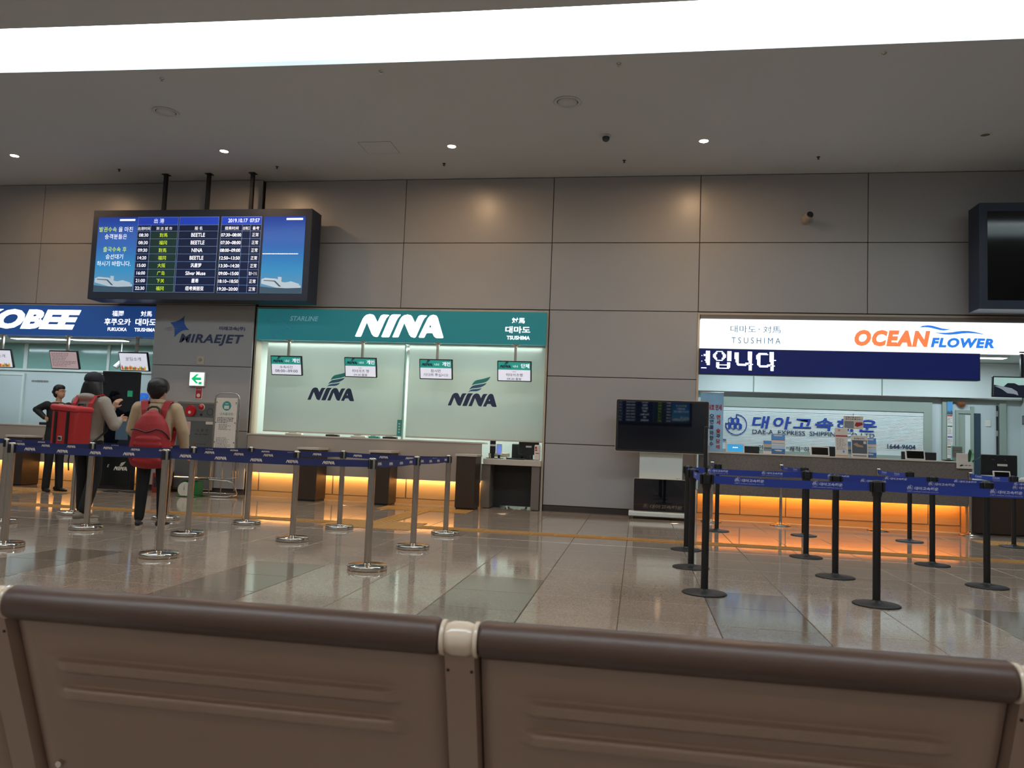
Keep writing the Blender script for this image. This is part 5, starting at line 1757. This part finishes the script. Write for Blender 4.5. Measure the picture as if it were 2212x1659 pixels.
def face_marks(parent, c, turn, s=1.):
    T0 = Matrix.Translation(c) @ Matrix.Rotation(turn, 4, 'Z') @ Matrix.Scale(s, 4)
    for q in (-1, 1):
        MB(T0).ball((q * .031, .083, .006), (.014, .006, .006), 12).build('eye', M['paper'], parent)
        MB(T0).ball((q * .031, .0885, .006), (.006, .003, .0055), 10).build('iris', M['hair'], parent)
        MB(T0).tube([(q * .014, .093, .025), (q * .032, .0915, .03), (q * .05, .08, .025)], .0032, 6).build('eyebrow', M['hair'], parent)
    MB(T0).tube([(-.019, .096, -.073), (0, .1, -.072), (.019, .096, -.073)], [.0025, .0042, .0025], 8).build('lips', mat('lips', '#9a4f45', .4), parent)

def shoe(parent, c, yaw, upper, sole=None, name='shoe'):
    T0 = Matrix.Translation(c) @ Matrix.Rotation(yaw, 4, 'Z')
    m2 = MB(T0)
    for y, w_, h_ in ((-.07, .034, .075), (-.03, .037, .085), (.02, .038, .075), (.07, .041, .055), (.12, .042, .042), (.165, .034, .032)):
        m2.ball((0, y, h_ * .5 + .012), (w_, .05, h_ * .5), 12)
    o = fuse(name, m2, upper, parent, .008, 4)
    m2 = MB(T0)
    out = [(.034 * math.cos(a) * (1.0 if math.sin(a) < 0 else 1.22), .045 + .152 * math.sin(a)) for a in [k * PI / 10 for k in range(20)]]
    m2.rings([[(x, y, z) for x, y in out] for z in (.0, .022)], True, False)
    m2.build('sole', sole or M['rubber'], o)
    return o

def torso(mb, k=1., lean=0., hip=.92, sh=1.43, w_=.19, dpt=.115, y0=0.):
    L_ = [(hip - .07, .155, .105), (hip, .168, .115), (hip + .12, .158, .108), (hip + .25, .165, .112), (hip + .38, w_ * .95, dpt), (sh - .06, w_, dpt * .95), (sh, w_ * .86, dpt * .78), (sh + .04, .09, .07)]
    mb.loft([(0, y0 + lean * (z - hip), z, a * k, b_ * k) for z, a, b_ in L_], 24)

# ---- person with grey hoodie, cap and box backpack
p1 = thing('person', 'person in grey hoodie, black cap and black trousers seen from behind', 'person', (-6.74, 8.88, 0), R(-9))
E_ = dict(sr=(.20, -.01, 1.40), er=(.335, .04, 1.13), wr=(.19, .26, 1.20), sl=(-.20, -.01, 1.40), el=(-.22, .20, 1.19), wl=(-.03, .36, 1.34))
legs1 = [((.10, .0, .92), (.10, .03, .50), (.11, -.09, .10)), ((-.10, .0, .92), (-.11, .07, .50), (-.12, .09, .10))]
b = MB()
torso(b, .88)
head(b, (0, .03, 1.615), R(10))
limb(b, [(0, -.01, 1.42), (0, .015, 1.53)], [.058, .052])
for a in ('r', 'l'):
    limb(b, [E_['s' + a], E_['e' + a], E_['w' + a]], [.046, .038, .027])
hand(b, E_['wr'], (-.5, .8, .15), (0, .2, 1), 1)
hand(b, E_['wl'], (.35, .3, 1), (.9, .2, -.3), 1)
for q in legs1:
    limb(b, q, [.075, .052, .036])
    limb(b, [q[-1], (q[-1][0], q[-1][1], .05)], [.036, .034])
bo = fuse('body', b, M['skin'], p1, .0075, 3)
b = MB()
torso(b, 1.10, hip=.95)
b.loft([(0, 0, .90, .185, .135), (0, 0, .98, .19, .138)], 24)
for a in ('r', 'l'):
    limb(b, [E_['s' + a], E_['e' + a], E_['w' + a]], [.078, .068, .046])
b.ball((.19, 0, 1.40), (.085, .085, .08))
b.ball((-.19, 0, 1.40), (.085, .085, .08))
b.ball((0, -.07, 1.46), (.13, .085, .055))
b.ball((0, .05, 1.45), (.09, .06, .05))
fuse('hoodie', b, M['hoodie'], p1, .012, 8)
b = MB()
b.loft([(0, 0, .82, .165, .115), (0, 0, .90, .172, .12), (0, 0, .99, .165, .115)], 24)
for q in legs1:
    limb(b, [q[0], q[1], (q[2][0], q[2][1], .13)], [.098, .078, .066])
fuse('trousers', b, M['trousers'], p1, .012, 6)
shoe(p1, (.11, -.11, 0), R(-14), mat('beige_shoe', '#857a6c', .6), M['sole'])
shoe(p1, (-.12, .09, 0), R(12), mat('beige_shoe2', '#857a6c', .6), M['sole'])
b = MB(Matrix.Translation((0, .03, 1.615)) @ Matrix.Rotation(R(10), 4, 'Z'))
b.ball((0, -.022, .045), (.094, .112, .105), 20)
b.loft([(0, -.05, -.135, .145, .085), (0, -.045, -.06, .13, .1), (0, -.035, .02, .105, .11)], 20)
hh = fuse('hair', b, M['hair'], p1, .011, 5)
b = MB(Matrix.Translation((0, .03, 1.615)) @ Matrix.Rotation(R(10), 4, 'Z'))
b.loft([(0, -.02, .045, .104, .122), (0, -.02, .075, .105, .123), (0, -.02, .115, .092, .108), (0, -.02, .145, .062, .074), (0, -.02, .158, .02, .024)], 28)
cp = b.build('cap', mat('cap_black', '#0d1220', .7), p1)
b = MB(Matrix.Translation((0, .03, 1.615)) @ Matrix.Rotation(R(10), 4, 'Z'))
b.rings([[(.085 * math.cos(a), .09 + .085 * max(0, math.sin(a)) + (0 if math.sin(a) > 0 else -.03), .05 - .03 * max(0, math.sin(a)) + dz) for a in [k * PI / 10 for k in range(20)]] for dz in (0, .007)], True, False)
b.build('cap_brim', mat('cap_brim_black', '#0d1220', .7), cp)
MB(Matrix.Translation((0, .03, 1.615))).box(.085, .1, -.03, .0, .06, .085, .003, 1).build('cap_badge', M['paper'], cp)
face_marks(bo, (0, .03, 1.615), R(10))
# box backpack on the back
t = thing('box_backpack', 'bright red box shaped backpack with two black straps worn by the hooded person', 'backpack', (-6.74, 8.88, 0), R(-9))
def strap(parent, pts, w_, th, m, name='strap'):
    """flat band along pts, width along local x"""
    m2 = MB()
    rr = []
    for i, p in enumerate(pts):
        p = Vector(p)
        a = Vector(pts[max(0, i - 1)])
        c = Vector(pts[min(len(pts) - 1, i + 1)])
        tt = (c - a).normalized()
        x = Vector((1, 0, 0)) - tt * tt.x
        x.normalize()
        n_ = tt.cross(x)
        rr.append([p + x * w_ / 2 + n_ * th / 2, p - x * w_ / 2 + n_ * th / 2, p - x * w_ / 2 - n_ * th / 2, p + x * w_ / 2 - n_ * th / 2])
    m2.rings(rr, True, False)
    return m2.build(name, m, parent)
MB().box(-.19, .19, -.385, -.145, .80, 1.29, .035, 4).build('pack_body', M['fabric_red2'], t)
T0 = Matrix.Translation((0, -.265, 1.30)) @ Matrix.Rotation(R(4), 4, 'Y')
MB(T0).box(-.205, .205, -.145, .125, -.025, .045, .03, 4).build('lid', mat('lid_red', '#c0343a', .5, var=.08), t)
for x in (-.11, .07):
    strap(t, [(x, -.389, 1.27), (x, -.391, 1.05), (x, -.389, .82)], .038, .006, M['black'], 'web_strap')
MB().box(-.055, .005, -.394, -.388, .93, .985, .002, 1).build('label_patch', M['paper'], t)
m2 = MB()
m2.prism([(-.047, .94), (-.003, .94), (-.003, .955)] + [(-.029 + .026 * math.cos(a), .955 + .02 * math.sin(a)) for a in (.4, .8, 1.2, 1.57)] + [(-.047, .975)], -.3965, -.394)
m2.build('patch_mark', M['ink'], t)
for x in (-.125, .125):
    strap(t, [(x, -.15, 1.22), (x, -.13, 1.38), (x, -.075, 1.475), (x, .02, 1.495), (x, .11, 1.45), (x * 1.15, .145, 1.34), (x * 1.35, .12, 1.20)], .065, .012, M['fabric_red2'], 'shoulder_strap')
    MB().tube([(x * 1.35, .12, 1.20), (x * 1.7, .05, 1.06), (x * 1.6, -.1, .94), (x * 1.4, -.16, .88)], .011, 8).build('web_tail', M['black'], t)
    MB().tube([(x * .5, -.2, .80), (x * .52, -.21, .7), (x * .48, -.2, .58)], .008, 8).build('web_tail', M['black'], t)
MB().tube([(-.05, -.15, 1.28), (-.04, -.14, 1.37), (.04, -.14, 1.37), (.05, -.15, 1.28)], .012, 8).build('grab_handle', M['black'], t)

# ---- person with tan jacket and red daypack
p2 = thing('person', 'person with short black hair in a tan jacket and black trousers', 'person', (-5.62, 8.55, 0), R(20))
E_ = dict(sr=(.205, -.0, 1.385), er=(.30, .01, 1.13), wr=(.315, .10, .90), sl=(-.205, .0, 1.385), el=(-.275, .04, 1.12), wl=(-.20, .22, .99))
legs2 = [((.095, 0, .90), (.12, .0, .49), (.135, -.02, .10)), ((-.095, 0, .90), (-.105, .0, .49), (-.11, -.03, .10))]
b = MB()
torso(b, .88, sh=1.40)
head(b, (0, .02, 1.595), R(-24))
limb(b, [(0, -.01, 1.40), (0, .01, 1.52)], [.06, .055])
for a in ('r', 'l'):
    limb(b, [E_['s' + a], E_['e' + a], E_['w' + a]], [.046, .038, .027])
hand(b, E_['wr'], (.15, .3, -1), (-.3, .9, .2), 1)
hand(b, E_['wl'], (.4, .7, .1), (.1, -.1, 1), 1)
for q in legs2:
    limb(b, q, [.075, .052, .036])
    limb(b, [q[-1], (q[-1][0], q[-1][1], .05)], [.036, .034])
bo = fuse('body', b, M['skin'], p2, .0075, 3)
b = MB()
torso(b, 1.13, hip=.95, sh=1.395)
b.loft([(0, 0, .87, .198, .14), (0, 0, .96, .196, .142)], 24)
for a in ('r', 'l'):
    limb(b, [E_['s' + a], E_['e' + a], E_['w' + a]], [.08, .07, .05])
b.ball((.19, 0, 1.375), (.085, .085, .08))
b.ball((-.19, 0, 1.375), (.085, .085, .08))
b.loft([(0, .0, 1.40, .085, .08), (0, .008, 1.475, .074, .07)], 20)
fuse('jacket', b, M['jacket'], p2, .012, 7)
b = MB()
b.rings([[(.078 * math.cos(a) * k_, .005 + .075 * math.sin(a) * k_, z) for a in [j * PI / 12 for j in range(24)]] for z, k_ in ((1.455, 1.12), (1.485, 1.06), (1.495, .98), (1.47, .95))])
b.build('collar', M['jacket'], p2)
b = MB()
b.loft([(0, 0, .82, .162, .112), (0, 0, .90, .168, .118), (0, 0, .96, .162, .112)], 24)
for q in legs2:
    limb(b, [q[0], q[1], (q[2][0], q[2][1], .11)], [.095, .072, .056])
fuse('trousers', b, M['trousers'], p2, .012, 6)
shoe(p2, (.135, -.03, 0), R(-12), M['shoe'], M['sole'])
shoe(p2, (-.11, -.04, 0), R(8), M['shoe'], M['sole'])
b = MB(Matrix.Translation((0, .02, 1.595)) @ Matrix.Rotation(R(-22), 4, 'Z'))
b.ball((0, -.018, .055), (.122, .128, .105), 20)
b.ball((0, -.05, -.005), (.1, .088, .085), 20)
b.ball((0, -.058, -.06), (.068, .05, .05), 16)
for k in range(16):
    a = k * PI / 8
    b.ball((.1 * math.cos(a), -.02 + .1 * math.sin(a), .025 + .02 * math.sin(3 * a)), (.028, .028, .05), 10)
fuse('hair', b, M['hair'], p2, .01, 5)
face_marks(bo, (0, .02, 1.595), R(-24))
t = thing('daypack', 'dark red rounded daypack with a black loop handle worn by the tan jacket person', 'backpack', (-5.62, 8.55, 0), R(20))
b = MB()
for z, w_, d_ in ((.74, .205, .10), (.80, .225, .125), (.95, .225, .13), (1.10, .205, .12), (1.20, .175, .105), (1.27, .13, .085), (1.305, .085, .06)):
    b.ball((0, -.215, z), (w_, d_, .06), 20)
b.loft([(0, -.215, z, w_, d_) for z, w_, d_ in ((.73, .20, .105), (.80, .225, .125), (.95, .225, .13), (1.10, .205, .12), (1.20, .175, .105), (1.27, .13, .085), (1.32, .075, .05))], 28)
fuse('pack_body', b, M['fabric_red'], t, .012, 8)
b = MB()
for z, w_ in ((.78, .165), (.86, .175), (.96, .17), (1.02, .15)):
    b.ball((0, -.325, z), (w_, .05, .055), 18)
fuse('front_pocket', b, M['fabric_red'], t, .011, 8)
zp = [(-.20, 1.125), (-.15, 1.135), (-.09, 1.12), (-.03, 1.10), (.03, 1.115), (.08, 1.14), (.14, 1.125), (.19, 1.08), (.215, 1.03)]
MB().tube([(x, -.215 - .132 * math.sqrt(max(.05, 1 - (x / .225) ** 2)), z) for x, z in zp], .0075, 8).build('zip_line', M['black'], t)
MB().tube([(-.14, -.372, .90), (-.05, -.378, .86), (.08, -.376, .865)], .004, 6).build('pocket_seam', M['red_ink'], t)
b = MB()
b.tube([(-.075, -.2, 1.31), (-.06, -.18, 1.375), (-.02, -.17, 1.40), (.03, -.17, 1.40), (.065, -.18, 1.375), (.08, -.2, 1.31)], .013, 8)
b.build('loop_handle', M['black'], t)
for sg in (-1, 1):
    x = .11 * sg
    strap(t, [(x * .75, -.15, 1.24), (x * .95, -.135, 1.36), (x * 1.15, -.085, 1.455), (x * 1.2, .02, 1.475), (x * 1.25, .11, 1.40), (x * 1.35, .135, 1.28), (x * 1.6, .1, 1.12), (x * 1.75, -.08, .95)], .075, .014, M['fabric_red'], 'shoulder_strap')

# ---- staff member in a black suit
p3 = thing('person', 'staff member with tied black hair in a black suit before the far counter', 'person', (-9.93, 12.24, 0), R(-112))
E_ = dict(sr=(.185, 0, 1.46), er=(.27, -.17, 1.37), wr=(.24, .06, 1.24), sl=(-.185, 0, 1.46), el=(-.25, .26, 1.36), wl=(-.22, .50, 1.44))
legs3 = [((.085, 0, .96), (.09, .02, .52), (.10, .0, .10)), ((-.085, 0, .96), (-.09, .02, .52), (-.10, .05, .10))]
b = MB()
torso(b, .84, hip=.97, sh=1.48, w_=.175, dpt=.105)
head(b, (0, .03, 1.685), R(20), .96)
limb(b, [(0, 0, 1.47), (0, .02, 1.60)], [.05, .045])
for a in ('r', 'l'):
    limb(b, [E_['s' + a], E_['e' + a], E_['w' + a]], [.04, .034, .024])
hand(b, E_['wr'], (-.1, .9, -.3), (.1, .1, 1), 1, .92)
hand(b, E_['wl'], (.2, .8, .5), (.9, -.2, .1), 1, .92)
for q in legs3:
    limb(b, q, [.07, .05, .034])
    limb(b, [q[-1], (q[-1][0], q[-1][1], .05)], [.034, .032])
bo = fuse('body', b, M['skin'], p3, .0075, 3)
face_marks(bo, (0, .03, 1.685), R(20), .96)
b = MB()
torso(b, 1.03, hip=.97, sh=1.47, w_=.18, dpt=.11)
b.loft([(0, 0, .84, .175, .125), (0, 0, .95, .18, .128)], 24)
for a in ('r', 'l'):
    limb(b, [E_['s' + a], E_['e' + a], E_['w' + a]], [.066, .056, .042])
b.ball((.17, 0, 1.45), (.075, .075, .065))
b.ball((-.17, 0, 1.45), (.075, .075, .065))
fuse('suit_jacket', b, M['suit'], p3, .011, 6)
b = MB()
b.prism([(-.035, 1.49), (0, 1.36), (.035, 1.49)], .075, .112)
b.build('shirt_front', M['paper'], p3)
b = MB()
b.loft([(0, 0, .86, .16, .11), (0, 0, .98, .165, .115)], 24)
for q in legs3:
    limb(b, [q[0], q[1], (q[2][0], q[2][1], .07)], [.09, .068, .062])
fuse('trousers', b, M['trousers'], p3, .011, 6)
shoe(p3, (.10, -.01, 0), R(-10), M['shoe'])
shoe(p3, (-.10, .04, 0), R(10), M['shoe'])
b = MB(Matrix.Translation((0, .03, 1.685)) @ Matrix.Rotation(R(20), 4, 'Z') @ Matrix.Scale(.96, 4))
b.ball((0, -.03, .045), (.088, .098, .095), 20)
b.ball((0, -.05, -.03), (.078, .066, .08), 18)
b.ball((0, -.115, .0), (.045, .045, .045), 14)
b.ball((0, .012, .075), (.074, .072, .06), 18)
fuse('hair', b, M['hair'], p3, .0095, 4)

for o in (p1, bpy.data.objects['box_backpack']):
    o.scale = (1.025, 1.025, 1.03)
p3.scale = (1, 1, 1.015)
